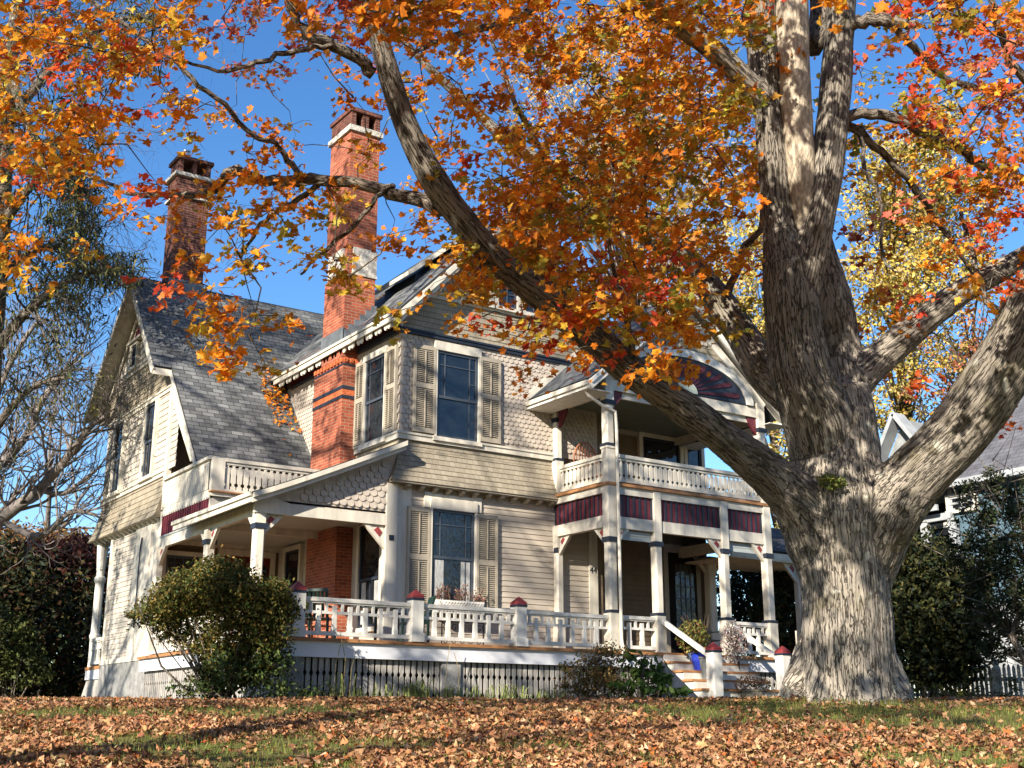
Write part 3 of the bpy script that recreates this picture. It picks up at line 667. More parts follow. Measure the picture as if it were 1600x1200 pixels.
# --- side porch: shed roof seen from its front end, fish-scale pediment
PY = -.06; FP = plane('F', PY)
SZ0, SX0, SZ1 = 2.66, -3.32, 4.10
def sz(x): return SZ0 + (SZ1 - SZ0) * ((x - SX0) / (-SX0)) ** 1.06
xs = [SX0 + (-.03 - SX0) * i / 8 for i in range(9)]
mb = MB()
for a, b in zip(xs, xs[1:]):
    slab(mb, [(b, PY - .30, sz(b)), (b, 2.9, sz(b)), (a, 2.9, sz(a)), (a, PY - .30, sz(a))], .04)
slab(mb, [(xs[1], 2.9, sz(xs[1])), (xs[1], 3.95, sz(xs[1])), (xs[0], 3.95, sz(xs[0])), (xs[0], 2.9, sz(xs[0]))], .04); mb.build('porch_roof', ROOFDK, H)
mb = MB()
for a, b in zip(xs, xs[1:]):
    for wd, th, y, dz in ((.17, .05, PY - .27, .04), (.10, .06, PY - .32, .02)):
        mb.prism([(a, y, sz(a) - dz), (b, y, sz(b) - dz), (b, y, sz(b) - dz - wd), (a, y, sz(a) - dz - wd)], (0, -th, 0))
    mb.face([(a, PY - .3, sz(a) - .15), (a, PY, sz(a) - .15), (b, PY, sz(b) - .15), (b, PY - .3, sz(b) - .15)][::-1])
mb.box(SX0 - .03, SX0 + .02, PY - .3, 3.95, SZ0 - .20, SZ0 - .03); mb.box(SX0 - .07, SX0 - .03, PY - .32, 3.97, SZ0 - .09, SZ0 - .01)
mb.build('porch_rake_fascia', CREAM, H)
wall_sheet('pediment', FP, 'F', [(-3.0, 2.5), (-.02, 2.5), (-.02, sz(-.1) - .15), (-3.0, sz(-3.0) - .12)], SCALE)
scallops(MB(), FP, -2.3, -.2, 2.56, 3.9, .17, .125, lim=lambda z: (-3.15 + (z + .22 - 2.66) * 2.2, -.18)).build('pediment_fishscale', SCALE, H)
mb = MB(); wbox(mb, FP, -3.15, -.02, -.06, .03, 2.32, 2.54); mb.prism([FP(-3.1, .02, 2.5), FP(-2.2, .02, 2.5), FP(-3.1, .02, 2.72)], (0, .04, 0)); mb.build('front_porch_beam', CREAM, H)
mb = MB(); mb.box(-3.0, .0, PY, 5.9, 2.56, 2.60); mb.build('porch_ceiling', CEIL, H)
def post(x, y, z0, z1, zb=None, zt=None, name='porch_post', parent=None, r=.098, bands=True, zband2=None):
    mb = MB(); zb = zb if zb is not None else z0 + .78
    mb.box(x - r * 1.18, x + r * 1.18, y - r * 1.18, y + r * 1.18, z0, zb)
    zt = zt if zt is not None else z1 - .35
    k = r * .70
    poly = [(x - r, y - k), (x - k, y - r), (x + k, y - r), (x + r, y - k), (x + r, y + k), (x + k, y + r), (x - k, y + r), (x - r, y + k)]
    mb.prism([(a, b, zb) for a, b in poly][::-1], (0, 0, zt - zb)); mb.box(x - r, x + r, y - r, y + r, zt, z1)
    p = mb.build(name, CREAM, H)
    if bands:
        for z in (zb, zt): b = MB(); b.box(x - r * 1.22, x + r * 1.22, y - r * 1.22, y + r * 1.22, z - .03, z + .035 + (.04 if z == zt else 0)); b.build('navy_band', NAVY, p)
    return p
def brace(c, d, s=.42, name='brace', parent=None):
    """diagonal porch bracket at c (corner of post and beam) reaching along d"""
    c = Vector(c); d = Vector(d); up = Vector((0, 0, 1)); n = d.cross(up) * .035
    mb = MB(); outer = [c + d * s * .98, c + d * s * .78, c - up * s * .78, c - up * s]
    k = 6; arc = [c + d * (s * (.62 - .50 * sin(pi/2 * i / k))) - up * (s * (.62 - .5 * cos(pi/2 * i / k))) for i in range(k + 1)]
    mb.prism([p - n for p in (c + d * s * .98, c + d * s * .74, c - up * s * .74, c - up * s * .98)], n * 2)
    b = mb.build(name, CREAM, H)
    q = MB(); q.prism([p - n * .5 for p in (c + d * s * .72, c + d * s * .30, c + d * s * .05 - up * s * .05, c - up * s * .30, c - up * s * .72)], n * 1.0)
    q.build('brace_web', CREAM, b)
    r = MB(); m1 = (c + d * s * .62 - up * s * .16); m2 = (c + d * s * .16 - up * s * .62)
    r.prism([p - n * .9 for p in (c + d * s * .52 - up * s * .26, c + d * s * .30 - up * s * .10, c + d * s * .10 - up * s * .30, c + d * s * .26 - up * s * .52)], n * 1.8)
    r.build('red_inset', CAPRED, b); return b
FZ = -.13
post(-3.0, .03, FZ, 2.34, .65, 2.05); brace((-2.9, .03, 2.33), (1, 0, 0)); brace((-3.0, .13, 2.33), (0, 1, 0))
post(-3.0, 2.6, FZ, 2.34, .65, 2.05); brace((-3.0, 2.7, 2.33), (0, 1, 0)); brace((-3.0, 2.5, 2.33), (0, -1, 0))
post(-2.98, 5.85, FZ, 2.34, .65, 2.05, bands=False); brace((-2.98, 5.75, 2.33), (0, -1, 0))
mb = MB(); mb.box(-.30, -.045, -.10, .06, FZ, 3.2); mb.build('engaged_post', CREAM, H); brace((-.31, -.02, 2.33), (-1, 0, 0), .5)
mb = MB(); mb.box(-.23, -.12, -.115, -.10, 2.02, 2.13); mb.build('navy_block', NAVY, H)
# porch back wall, doors and windows
FB = plane('F', Y6)
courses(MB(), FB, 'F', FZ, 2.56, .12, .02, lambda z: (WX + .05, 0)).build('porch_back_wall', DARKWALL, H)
mb = MB(); wbox(mb, FB, -1.55, -1.42, 0, .07, FZ, 2.3); wbox(mb, FB, -.22, -.09, 0, .07, FZ, 2.3); wbox(mb, FB, -1.55, -.09, 0, .08, 2.3, 2.45); wbox(mb, FB, WX, 0, 0, .06, 2.46, 2.56)
d_ = mb.build('side_door', CREAM, H)
mb = MB(); wbox(mb, FB, -1.42, -.84, .02, .05, FZ, 2.3); wbox(mb, FB, -.80, -.22, .02, .05, FZ, 2.3); mb.build('door_leaf', DKRED, d_)
mb = MB(); wbox(mb, FB, -1.34, -.90, .05, .062, 1.0, 2.1); wbox(mb, FB, -.72, -.28, .05, .062, 1.0, 2.1); mb.build('pane', GLASS, d_)
window(FB, 'F', -2.80, -1.95, .4, 2.2, 1.3, 'grid', .08, .1, lights=(4, 4))
window(L0, 'L', .55, 1.5, .35, 2.52, 1.35, 'plain2', .10, .02, sashm=NAVY, curtain=True)
window(L0, 'L', 4.55, 5.35, .3, 2.4, 1.35, 'plain2', .10, .1, sashm=NAVY)
mb = MB(); mb.box(-.48, -.41, 2.9, 3.0, .85, 1.25); mb.box(-.62, -.42, 2.92, 2.98, 1.2, 1.24); mb.box(-.78, -.58, 2.80, 3.1, .75, 1.2); lampo = mb.build('wall_lantern', IRON, H)
mb = MB()
for y in (2.83, 2.97): mb.box(-.785, -.575, y, y + .1, .80, 1.12)
mb.build('lantern_glass', CURT, lampo)
# --- deck
mb = MB(); mb.box(-3.25, 9.0, -2.06, .05, -.19, FZ); mb.box(-3.25, 0, .05, 6.0, -.19, FZ); mb.box(5.2, 9.4, .05, 1.0, -.19, FZ); mb.build('porch_floor', DECK, H)
mb = MB(); mb.box(-3.19, 8.95, -2.0, -1.95, -.46, -.19); mb.box(-3.19, -3.14, -1.95, 6.0, -.46, -.19); mb.box(8.9, 8.95, -1.95, 0, -.46, -.19); mb.build('deck_fascia', GREYWHITE, H)
def lattice(a, b, z0, z1):
    a = Vector((*a, 0)); b = Vector((*b, 0)); L = (b - a).length; d = (b - a) / L; n = int(L / .125); st = L / n; mb = MB()
    nrm = Vector((-d.y, d.x, 0)) * .02; up = Vector((0, 0, 1))
    for i in range(n):
        c = a + d * (st * (i + .5)); w2 = .044; k = .020; j = rnd.uniform(-.004, .004); pr = []; m_ = 3
        hs = [z0, ] 
        zz = [.30, .70]; H_ = z1 - z0
        R = [(w2, 0)] + [q for f in zz for q in ((w2, H_*f - .05), (k, H_*f), (w2, H_*f + .05))] + [(w2, H_)]
        prof = R + [(-u, v) for u, v in R[::-1]]
        mb.prism([c + d * (u + j) + up * (z0 + v) for u, v in prof], nrm)
    return mb.build('lattice_panel', GREYWOOD, H)
lattice((-3.05, -1.90), (-.05, -1.90), -1.34, -.46); lattice((.38, -1.90), (3.0, -1.90), -1.34, -.46); lattice((3.2, -1.90), (5.3, -1.90), -1.34, -.46); lattice((-3.1, 5.9), (-3.1, -1.85), -1.4, -.46); lattice((7.3, -1.9), (8.9, -1.9), -1.34, -.46)
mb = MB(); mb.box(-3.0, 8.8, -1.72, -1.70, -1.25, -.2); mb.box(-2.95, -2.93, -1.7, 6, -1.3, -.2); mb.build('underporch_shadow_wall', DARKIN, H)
for a, b in ((-3.12, -2.85), (-.04, .37), (3.0, 3.2)): mb = MB(); mb.box(a, b, -1.95, -1.75, -1.4, -.46); mb.build('stone_pier', GRANITE, H)
mb = MB(); mb.box(WX - .05, WX + .6, 5.98, 9.9, -1.5, -.16); mb.box(WX + .1, WX + .6, 9.9, 11.1, -1.5, -.3); mb.build('stone_foundation', GRANITE, H)
# newels
def newel(x, y, z0, z1, r=.115):
    mb = MB(); mb.box(x - r, x + r, y - r, y + r, z0, z1 - .21); mb.box(x - r - .02, x + r + .02, y - r - .02, y + r + .02, z0, z0 + .16)
    n = mb.build('newel_post', WHITE, H)
    b = MB(); b.box(x - r - .01, x + r + .01, y - r - .01, y + r + .01, z1 - .21, z1 - .165); b.build('navy_band', NAVY, n)
    c = MB(); q = r + .004; z = z1 - .165; ap = (x, y, z1)
    c.box(x - q, x + q, y - q, y + q, z, z + .045); B = [(x-q, y-q, z+.045), (x+q, y-q, z+.045), (x+q, y+q, z+.045), (x-q, y+q, z+.045)]
    for i in range(4): c.face([B[i], B[(i+1) % 4], ap])
    c.build('red_cap', CAPRED, n); return n
NY = -1.95
for x in (-3.03, -.64, 1.70): newel(x, NY, FZ, .84)
for a, b in ((-2.92, -.75), (-.53, 1.59), (1.81, 3.92)): rail_bay((a, NY), (b, NY), FZ, .58)
rail_bay((4.16, NY), (5.20, NY), FZ, .60); rail_bay((7.44, NY), (8.56, NY), FZ, .62)
rail_bay((-3.03, -1.84), (-3.03, -.08), FZ, .58); rail_bay((-3.03, .14), (-3.03, 2.5), FZ, .58); rail_bay((-3.03, 2.7), (-3.03, 5.75), FZ, .58)
# --- two-storey entry porch
P4X = 8.68
def tall_post(x, y):
    post(x, y, FZ, 2.5, .66, 2.14, r=.105); mb = MB(); r = .105
    mb.box(x - r, x + r, y - r, y + r, 2.5, 4.12); mb.build('porch_post', CREAM, H)
    post(x, y, 4.12, 5.66, 4.2, 5.12, r=.105)
tall_post(4.05, NY); tall_post(P4X, NY)
for x in (5.32, 7.32): post(x, NY, FZ, 3.3, .66, 2.14)
post(4.06, -.10, FZ, 2.5, .66, 2.14, bands=False, r=.085); post(4.06, -.1, 3.3, 5.5, 4.2, 5.1, r=.085)
post(9.45, .75, FZ, 2.5, .66, 2.2, bands=False, r=.12)
bl = MB(); bl.box(3.97, 4.0, -.19, -.05, 2.08, 2.2); bl.build('navy_block', NAVY, H)
mb = MB(); mb.box(3.97, 8.78, NY - .06, NY + .06, 2.42, 2.67); mb.box(3.97, 4.12, NY + .06, .0, 2.44, 2.69); mb.box(8.6, 8.76, NY + .06, 1.0, 2.44, 2.69)
mb.box(3.96, 8.79, NY - .075, NY + .06, 3.15, 3.32); mb.box(3.955, 4.12, NY + .06, 0, 3.17, 3.32); mb.box(8.6, 8.77, NY + .06, 1., 3.17, 3.32)
for x in (5.32, 7.32): mb.box(x - .08, x + .08, NY - .08, NY + .04, 2.67, 3.15)
mb.build('entry_beam', CREAM, H)
for a, b in ((4.16, 5.24), (5.40, 7.24), (7.40, 8.57)):
    mb = MB(); mb.box(a, b, NY - .02, NY + .02, 2.67, 3.15); p = mb.build('maroon_panel', MAROON, H)
    mb = MB(); n = int((b - a) / .155)
    for i in range(n + 1): u = a + .02 + (b - a - .09) * i / n; mb.box(u, u + .045, NY - .042, NY - .02, 2.68, 3.14)
    mb.build('navy_batten', NAVY, p)
mb = MB(); mb.box(4.03, 4.07, NY + .1, -.02, 2.69, 3.17); p = mb.build('maroon_panel', MAROON, H)
mb = MB()
for i in range(12): y = NY + .16 + i * .155; mb.box(4.008, 4.03, y, y + .04, 2.7, 3.16)
mb.build('navy_batten', NAVY, p)
mb = MB(); mb.box(3.9, 8.85, NY - .13, 1.0, 3.32, 3.38); mb.build('balcony_floor', DECK, H)
slotted((4.2, NY), (P4X - .14, NY), 3.50, 3.96, 'balcony_railing'); slotted((4.06, -.22), (4.06, NY + .14), 3.50, 3.96, 'balcony_railing'); slotted((P4X, NY + .14), (P4X, .95), 3.5, 3.96, 'balcony_railing')
for c, d in (((4.16, NY, 2.43), (1, 0, 0)), ((7.22, NY, 2.43), (-1, 0, 0)), ((8.57, NY, 2.43), (-1, 0, 0)), ((4.05, NY + .11, 2.45), (0, 1, 0)), ((4.05, -.2, 2.45), (0, -1, 0)), ((9.33, .75, 2.45), (-1, 0, 0)), ((9.57, .75, 2.45), (1, 0, 0))): brace(c, d)
for x0, x1 in ((4.30, 5.22), (7.45, 8.5)):
    mb = MB(); mb.tube([(x0, NY + .12, 2.32), (x1, NY + .12, 2.32)], .09, 10); mb.box(x0, x1, NY + .04, NY + .06, 2.2, 2.4); mb.build('rolled_blind', CEIL, H)
# recess walls behind the entry
FR = plane('F', 1.0)
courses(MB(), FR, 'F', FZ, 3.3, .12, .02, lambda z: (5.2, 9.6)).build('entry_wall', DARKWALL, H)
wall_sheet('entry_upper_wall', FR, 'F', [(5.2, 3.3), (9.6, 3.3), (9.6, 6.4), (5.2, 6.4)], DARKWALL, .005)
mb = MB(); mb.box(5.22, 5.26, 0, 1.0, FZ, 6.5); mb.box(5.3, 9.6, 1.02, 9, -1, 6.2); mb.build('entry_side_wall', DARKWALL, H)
mb = MB(); wbox(mb, FR, 8.08, 8.22, 0, .07, FZ, 2.55); wbox(mb, FR, 9.17, 9.3, 0, .07, FZ, 2.55); wbox(mb, FR, 8.08, 9.3, 0, .09, 2.55, 2.75); ed = mb.build('entry_door', TAN, H)
mb = MB(); wbox(mb, FR, 8.22, 9.17, .02, .05, FZ, 2.55); mb.build('door_leaf', DARKIN, ed)
mb = MB(); wbox(mb, FR, 8.45, 9.1, .05, .058, .55, 2.3); mb.build('pane', GLASS, ed)
mb = MB()
for i in range(1, 4): wbox(mb, FR, 8.45 + .65 * i / 4, 8.47 + .65 * i / 4, .058, .075, .55, 2.3)
for i in range(1, 6): wbox(mb, FR, 8.45, 9.1, .058, .073, .55 + 1.75 * i / 6, .57 + 1.75 * i / 6)
mb.build('glazing_bar', SASH, ed)
window(FR, 'F', 7.5, 8.75, 4.0, 5.42, 4.75, 'plain2', .12, .12, sashm=NAVY); window(FR, 'F', 9.0, 9.5, 4.0, 5.42, 4.7, 'plain2', .1, .1, sashm=NAVY)
mb = MB(); mb.box(5.36, 5.56, .7, .96, FZ, 2.4) if False else mb.box(5.25, 5.27, .3, .8, FZ, 2.1); mb.build('side_light', GLASS, H)
mb = MB(); mb.box(4.1, 8.7, NY + .1, 1.0, 3.28, 3.318); mb.build('lower_ceiling', CEIL, H)
mb = MB(); mb.box(4.1, 8.7, NY + .07, 1.0, 5.52, 5.55); mb.build('upper_ceiling', CEILDK, H)
mb = MB(); wbox(mb, FR, 5.3, 9.5, 0, .06, 5.40, 5.52); mb.box(4.1, 4.6, -.03, .0, 5.3, 5.5); mb.build('crown_moulding', TAN, H)
# 44 on the board beside the door
def text(s, size, loc, rot, m, name, parent, depth=.004):
    cu = bpy.data.curves.new(name, 'FONT'); cu.body = s; cu.size = size; cu.extrude = depth; cu.align_x = 'CENTER'; cu.align_y = 'CENTER'
    t = bpy.data.objects.new(name + '_src', cu); COL.objects.link(t); dg = bpy.context.evaluated_depsgraph_get()
    me = bpy.data.meshes.new_from_object(t.evaluated_get(dg)); bpy.data.objects.remove(t)
    o = bpy.data.objects.new(name, me); COL.objects.link(o); me.materials.append(m); o.parent = parent
    o.location = Vector(loc) - Vector(origin(parent)); o.rotation_euler = rot; return o
text('44', .20, (5.09, -.046, 1.78), (pi/2, 0, 0), NAVY, 'house_number', H)
# --- fan gable over the entry
GXC, GZA, GS, GY = 6.33, 8.14, .862, NY - .02
FG = plane('F', GY)
def gz(x): return GZA - GS * abs(x - GXC)
GE = 3.02
mb = MB(); zE = GZA - GS * GE
slab(mb, [(GXC - GE, 8, zE), (GXC - GE, GY - .34, zE), (GXC, GY - .34, GZA), (GXC, 8, GZA)], .07)
slab(mb, [(GXC + GE, GY - .34, zE), (GXC + GE, 8, zE), (GXC, 8, GZA), (GXC, GY - .34, GZA)], .07); mb.build('entry_roof', ROOFDK, H)
mb = MB()
for sg in (-1, 1):
    mb.beam((GXC + sg * (GE + .0), GY - .33, zE - .17), (GXC, GY - .33, GZA - .18), .05, .19); mb.beam((GXC + sg * GE, GY - .37, zE - .10), (GXC, GY - .37, GZA - .10), .04, .08)
    mb.beam((GXC + sg * (GE - .55), GY - .04, zE + .20), (GXC, GY - .04, GZA - .38), .07, .2)
    q = [(GXC + sg * GE, GY - .33, zE - .12), (GXC, GY - .33, GZA - .12), (GXC, GY, GZA - .12), (GXC + sg * GE, GY, zE - .12)]
    mb.face(q if sg < 0 else q[::-1])
    mb.box(GXC + sg * GE - .03, GXC + sg * GE + .03, GY - .3, .0 if sg < 0 else 4, zE - .24, zE - .09)
    x0, x1 = sorted((GXC + sg * GE, GXC + sg * (GE - .62))); mb.box(x0, x1, GY - .3, -.01 if sg < 0 else 1, zE - .25, zE - .235)
mb.build('entry_bargeboard', WHITE, H)
mb = MB(); mb.beam((3.28, GY - .30, zE - .12), (3.28, -.02, zE - .12), .10, .10); mb.tube([(3.30, GY - .12, zE - .16), (3.45, GY - .1, zE - .34), (3.8, GY - .1, zE - .50), (4.12, GY - .17, zE - .62), (4.14, GY - .17, 4.6), (4.14, GY - .17, .1), (4.14, GY - .22, -.2)], .036, 8)
mb.build('gutter_and_downspout', CREAM, H)
mb = MB(); mb.beam((3.30, -.03, zE + .06), (4.75, -.03, gz(4.75) + .12), .05, .14); mb.build('valley_trim', CREAM, H)
mb = MB(); mb.box(3.95, 8.80, GY - .05, GY + .10, 5.44, 5.68); mb.box(3.95, 4.12, GY + .1, 0, 5.34, 5.58); mb.box(8.6, 8.75, GY + .1, 1, 5.34, 5.58)
mb.box(4.0, 8.74, GY + .02, GY + .08, 5.30, 5.44); mb.box(3.93, 4.17, GY - .07, GY + .08, 5.05, 5.9); mb.box(P4X - .12, P4X + .12, GY - .07, GY + .08, 5.05, 5.9); mb.build('gable_beam', CREAM, H)
for c, d in (((4.17, NY, 5.45), (1, 0, 0)), ((P4X - .12, NY, 5.45), (-1, 0, 0)), ((4.06, -.2, 5.35), (0, -1, 0))):
    c = Vector(c); d = Vector(d); n = d.cross(Vector((0, 0, 1))) * .03; mb = MB()
    mb.prism([c - n, c + d * .30 - n, c + d * .27 - Vector((0, 0, .12)) - n, c + d * .10 - Vector((0, 0, .34)) - n, c - Vector((0, 0, .42)) - n], n * 2); mb.build('red_corner_bracket', MAROON, H)
wall_sheet('fan_gable_wall', FG, 'F', [(GXC - 2.55, 5.68), (GXC + 2.55, 5.68), (GXC, GZA - .3)], SCALE, .02)
lg = lambda z: (GXC - (GZA - .30 - z) / GS, GXC + (GZA - .30 - z) / GS)
mb = MB(); courses(mb, FG, 'F', 5.7, 7.1, .12, .016, lg, .02); mb.build('fan_gable_shingles', SHING, H)
scallops(MB(), FG, GXC - 1.3, GXC + 1.3, 6.9, 7.9, lim=lambda z: (lg(z)[0] + .15, lg(z)[1] - .15), w=.045).build('fan_gable_fishscale', SCALE, H)
AX, AZ, AW, AH = 6.28, 5.70, 1.93, .84
def ell(rx, rz, n=28): return [(AX - rx * cos(pi * i / n), AZ + rz * sin(pi * i / n)) for i in range(n + 1)]
mb = MB(); mb.prism([FG(u, .05, z) for u, z in ell(AW, AH)], (0, -.02, 0)); fan = mb.build('sunburst_panel', NAVY, H)
mb = MB(); e1 = ell(AW, AH); e2 = ell(AW + .22, AH + .2)
for i in range(len(e1) - 1): mb.prism([FG(*( e1[i][0], .05, e1[i][1])), FG(e1[i+1][0], .05, e1[i+1][1]), FG(e2[i+1][0], .05, e2[i+1][1]), FG(e2[i][0], .05, e2[i][1])], (0, -.055, 0))
mb.build('arch_trim', WHITE, fan)
mb = MB()
for k in range(17):
    a = pi * (k + .5) / 17; c, s_ = cos(a), sin(a); R = .93 / sqrt((c / AW) ** 2 + (s_ / AH) ** 2) * .97; r0 = .36 if True else 0
    pts = []; nx_, nz_ = -s_, c
    for t, wd in ((r0, .012), (r0 + (R - r0) * .5, .04), (R - .10, .058), (R - .04, .05), (R, .0)): pts.append((t, wd))
    poly = [(AX + c * t + nx_ * wd, AZ + .02 + s_ * t + nz_ * wd) for t, wd in pts] + [(AX + c * t - nx_ * wd, AZ + .02 + s_ * t - nz_ * wd) for t, wd in pts[::-1][1:]]
    if all(z > AZ for u, z in poly): mb.prism([FG(u, .07, z) for u, z in poly], (0, -.025, 0))
mb.build('sunburst_rays', mat('shaded_maroon_paint', (.065, .014, .022), .6, .3, .2, 8), fan)  # maroon rays darkened so the gable's shade sits in their colour
mb = MB(); mb.prism([FG(AX + .33 * cos(pi * i / 16), .10, AZ + .27 * sin(pi * i / 16)) for i in range(17)], (0, -.03, 0)); mb.build('sunburst_hub', mat('pale_green_paint', (.42, .47, .38), .6, .3, .08), fan)
# --- steps
SX0_, SX1_ = 5.34, 7.50
for i in range(4):
    z = FZ - .19 * (i + 1); y1 = -2.06 - .29 * i
    mb = MB(); mb.box(SX0_ - .04, SX1_ + .04, y1 - .32, y1 + .01, z - .045, z); mb.build('stair_tread', DECK, H)
    mb = MB(); mb.box(SX0_, SX1_, y1 - .02, y1 + .01, z, z + .145) ; mb.box(SX0_, SX1_, y1 - .27, y1, -1.34, z - .045); mb.build('stair_riser', WHITE, H)
newel(5.60, -3.30, -1.34, .03); newel(7.60, -3.30, -1.34, .03)
for x, x2 in ((5.36, 5.58), (7.36, 7.58)):
    mb = MB(); mb.beam((x, -2.05, .52), (x2, -3.2, -.24), .10, .09); mb.build('stair_rail', WHITE, H)
mb = MB(); mb.prism([(5.26, -2.05, -.3), (5.26, -3.25, -1.15), (5.26, -3.25, -1.4), (5.26, -2.05, -1.4)], (.04, 0, 0)); mb.build('stair_skirt', NAVY, H)
# lower right porch roof
mb = MB(); slab(mb, [(8.8, -.75, 2.55), (14, -.75, 2.55), (14, 1.4, 3.6), (8.8, 1.4, 3.6)], .06); mb.build('right_porch_roof', ROOFDK, H)
mb = MB(); mb.box(8.8, 14, -.72, -.66, 2.34, 2.5); mb.box(8.8, 14, -.7, 1.2, 2.30, 2.34); mb.build('right_porch_fascia', CREAM, H)
post(11.25, -.55, FZ, 2.34, .66, 2.05, bands=False); brace((11.15, -.55, 2.32), (-1, 0, 0), .5)
post(13.4, -.55, FZ, 2.34, .66, 2.05, bands=False)
mb = MB(); mb.box(9.0, 14, -.75, 1.2, -.19, FZ); mb.build('right_porch_floor', DECK, H)

# ------------------------------------------------------------------ things on the porch
def bunch(name, c, r, n, size, cols, parent, wts=None, T=OVAL_T, F=OVAL_F, m=None, up=.4, fold=.2, shell=.0, jit=.18):
    d = rnd_dirs(n); rr = (shell + (1 - shell) * rng.random((n, 1))) ** (1/3.)
    C = np.array(c) + d * rr * np.array(r); N = rnd_dirs(n, up)
    return leaves(name, C, N, rng.uniform(.7, 1.3, n) * size, pal(cols, n, wts, jit), m or FOL, parent, T, F, fold)
wb = thing('window_box', 'white lattice window box with dry reddish plants under the lower front window', 'planter', (1.35, -.3, .60))
mb = MB(); mb.box(.78, 1.92, -.38, -.12, .60, .86); mb.build('trough', WHITE, wb)
mb = MB()
for i in range(15):
    u = .82 + i * .072; mb.beam((u, -.39, .64), (min(u + .16, 1.9), -.39, .84), .012, .018, up=(0, 1, 0)); mb.beam((u + .1, -.395, .64), (max(u - .06, .8), -.395, .84), .012, .018, up=(0, 1, 0))
mb.build('lattice_front', WHITE, wb)
mb = MB(); C = []
for i in range(60):
    x = rnd.uniform(.8, 1.95); y = rnd.uniform(-.34, -.16); h = rnd.uniform(.12, .38); l = rnd.uniform(-.08, .08)
    mb.tube([(x, y, .84), (x + l/2, y - .02, .84 + h * .6), (x + l, y - .05, .84 + h)], .004, 3)
    for k in range(9): t = rnd.uniform(.3, 1.05); C.append((x + l * t + rnd.gauss(0, .02), y - .04 * t + rnd.gauss(0, .02),   .84 + h * t))
mb.build('stems', STEM, wb); C = np.array(C); leaves('dry_flowers', C, rnd_dirs(len(C), .3), rng.uniform(.03, .06, len(C)), pal([(.25, .09, .08), (.33, .16, .13), (.18, .07, .05), (.15, .10, .05)], len(C)), FOL, wb, OVAL_T, OVAL_F)
# pots
def pot(name, label, c, prof, m, cat='plant pot'):
    t = thing(name, label, cat, c); mb = MB(); mb.lathe(c, prof, 20); mb.build('pot', m, t, smooth=True)
    zt = max(z for r, z in prof); rt = prof[-1][0]; s = MB(); s.lathe(c, [(rt * .95, zt - .05), (0, zt - .05)], 16); s.build('soil', STEM, t); return t, np.array(c) + np.array((0, 0, zt))
vase = lambda r, h: [(r * .62, 0), (r * .7, .01), (r * .98, h * .55), (r, h * .8), (r * .9, h * .93), (r * .97, h), (r * .9, h)]
t, tp = pot('flower_pot', 'slate blue ribbed pot with bushy yellow-green plant on the top of the steps', (6.12, -2.20, FZ - .19), vase(.18, .40), SLATEPOT)
t, tp = pot('flower_pot', 'bright cobalt blue glazed pot standing on the steps', (5.96, -2.50, FZ - .38), vase(.185, .38), BLUEPOT)
bunch('plant', tp + (-.12, .05, .32), (.40, .34, .36), 900, .07, [(.14, .15, .03), (.09, .11, .025), (.22, .18, .05), (.17, .08, .03)], t)
mb = MB()
for i in range(25):
    a = rnd.uniform(0, 6.28); mb.tube([tp, tp + np.array((cos(a) * .12, sin(a) * .12, .3)), tp + np.array((cos(a) * .3 - .1, sin(a) * .3, rnd.uniform(.4, .85)))], .004, 3)
mb.build('stems', STEM, t)
t, tp = pot('flower_pot', 'tapered grey metal pot on the lower steps beside the blue pot', (5.90, -2.80, FZ - .57), [(.12, 0), (.13, .0), (.18, .42), (.2, .43), (.2, .46), (.18, .46)], GREYPOT)
t, tp = pot('flower_pot', 'wide sand coloured pot of dry brown flowers at the foot of the steps', (6.45, -3.5, -1.25), [(.17, 0), (.19, .02), (.23, .3), (.245, .31), (.245, .34), (.22, .34)], SANDPOT)
bunch('plant', tp + (0, 0, .10), (.42, .34, .2), 1100, .04, [(.10, .07, .04), (.16, .10, .06), (.07, .06, .03), (.20, .10, .08)], t)
t = thing('potted_shrub', 'silvery pink variegated shrub growing by the stair rail post', 'shrub', (7.2, -2.4, FZ - .3))
bunch('foliage', (7.12, -2.35, .12), (.30, .3, .5), 700, .055, [(.62, .55, .5), (.5, .42, .38), (.25, .16, .14), (.4, .3, .28)], t)
mb = MB(); [mb.tube([(7.2, -2.4, -.45), (7.15 + rnd.uniform(-.1, .1), -2.38, 0), (7.12 + rnd.uniform(-.25, .25), -2.35 + rnd.uniform(-.2, .2), rnd.uniform(.2, .6))], .007, 4) for _ in range(12)]; mb.build('stem', STEM, t)
# red geraniums by the corner newel
t, tp = pot('flower_pot', 'pot of scarlet flowers behind the left corner newel post', (-2.75, -1.2, FZ), vase(.16, .34), TERRA)
bunch('flowers', tp + (-.1, .0, .35), (.35, .35, .22), 160, .07, [(.5, .02, .03), (.4, .03, .02)], t); bunch('leaves', tp + (0, 0, .2), (.3, .3, .22), 300, .06, [(.05, .09, .02)], t)
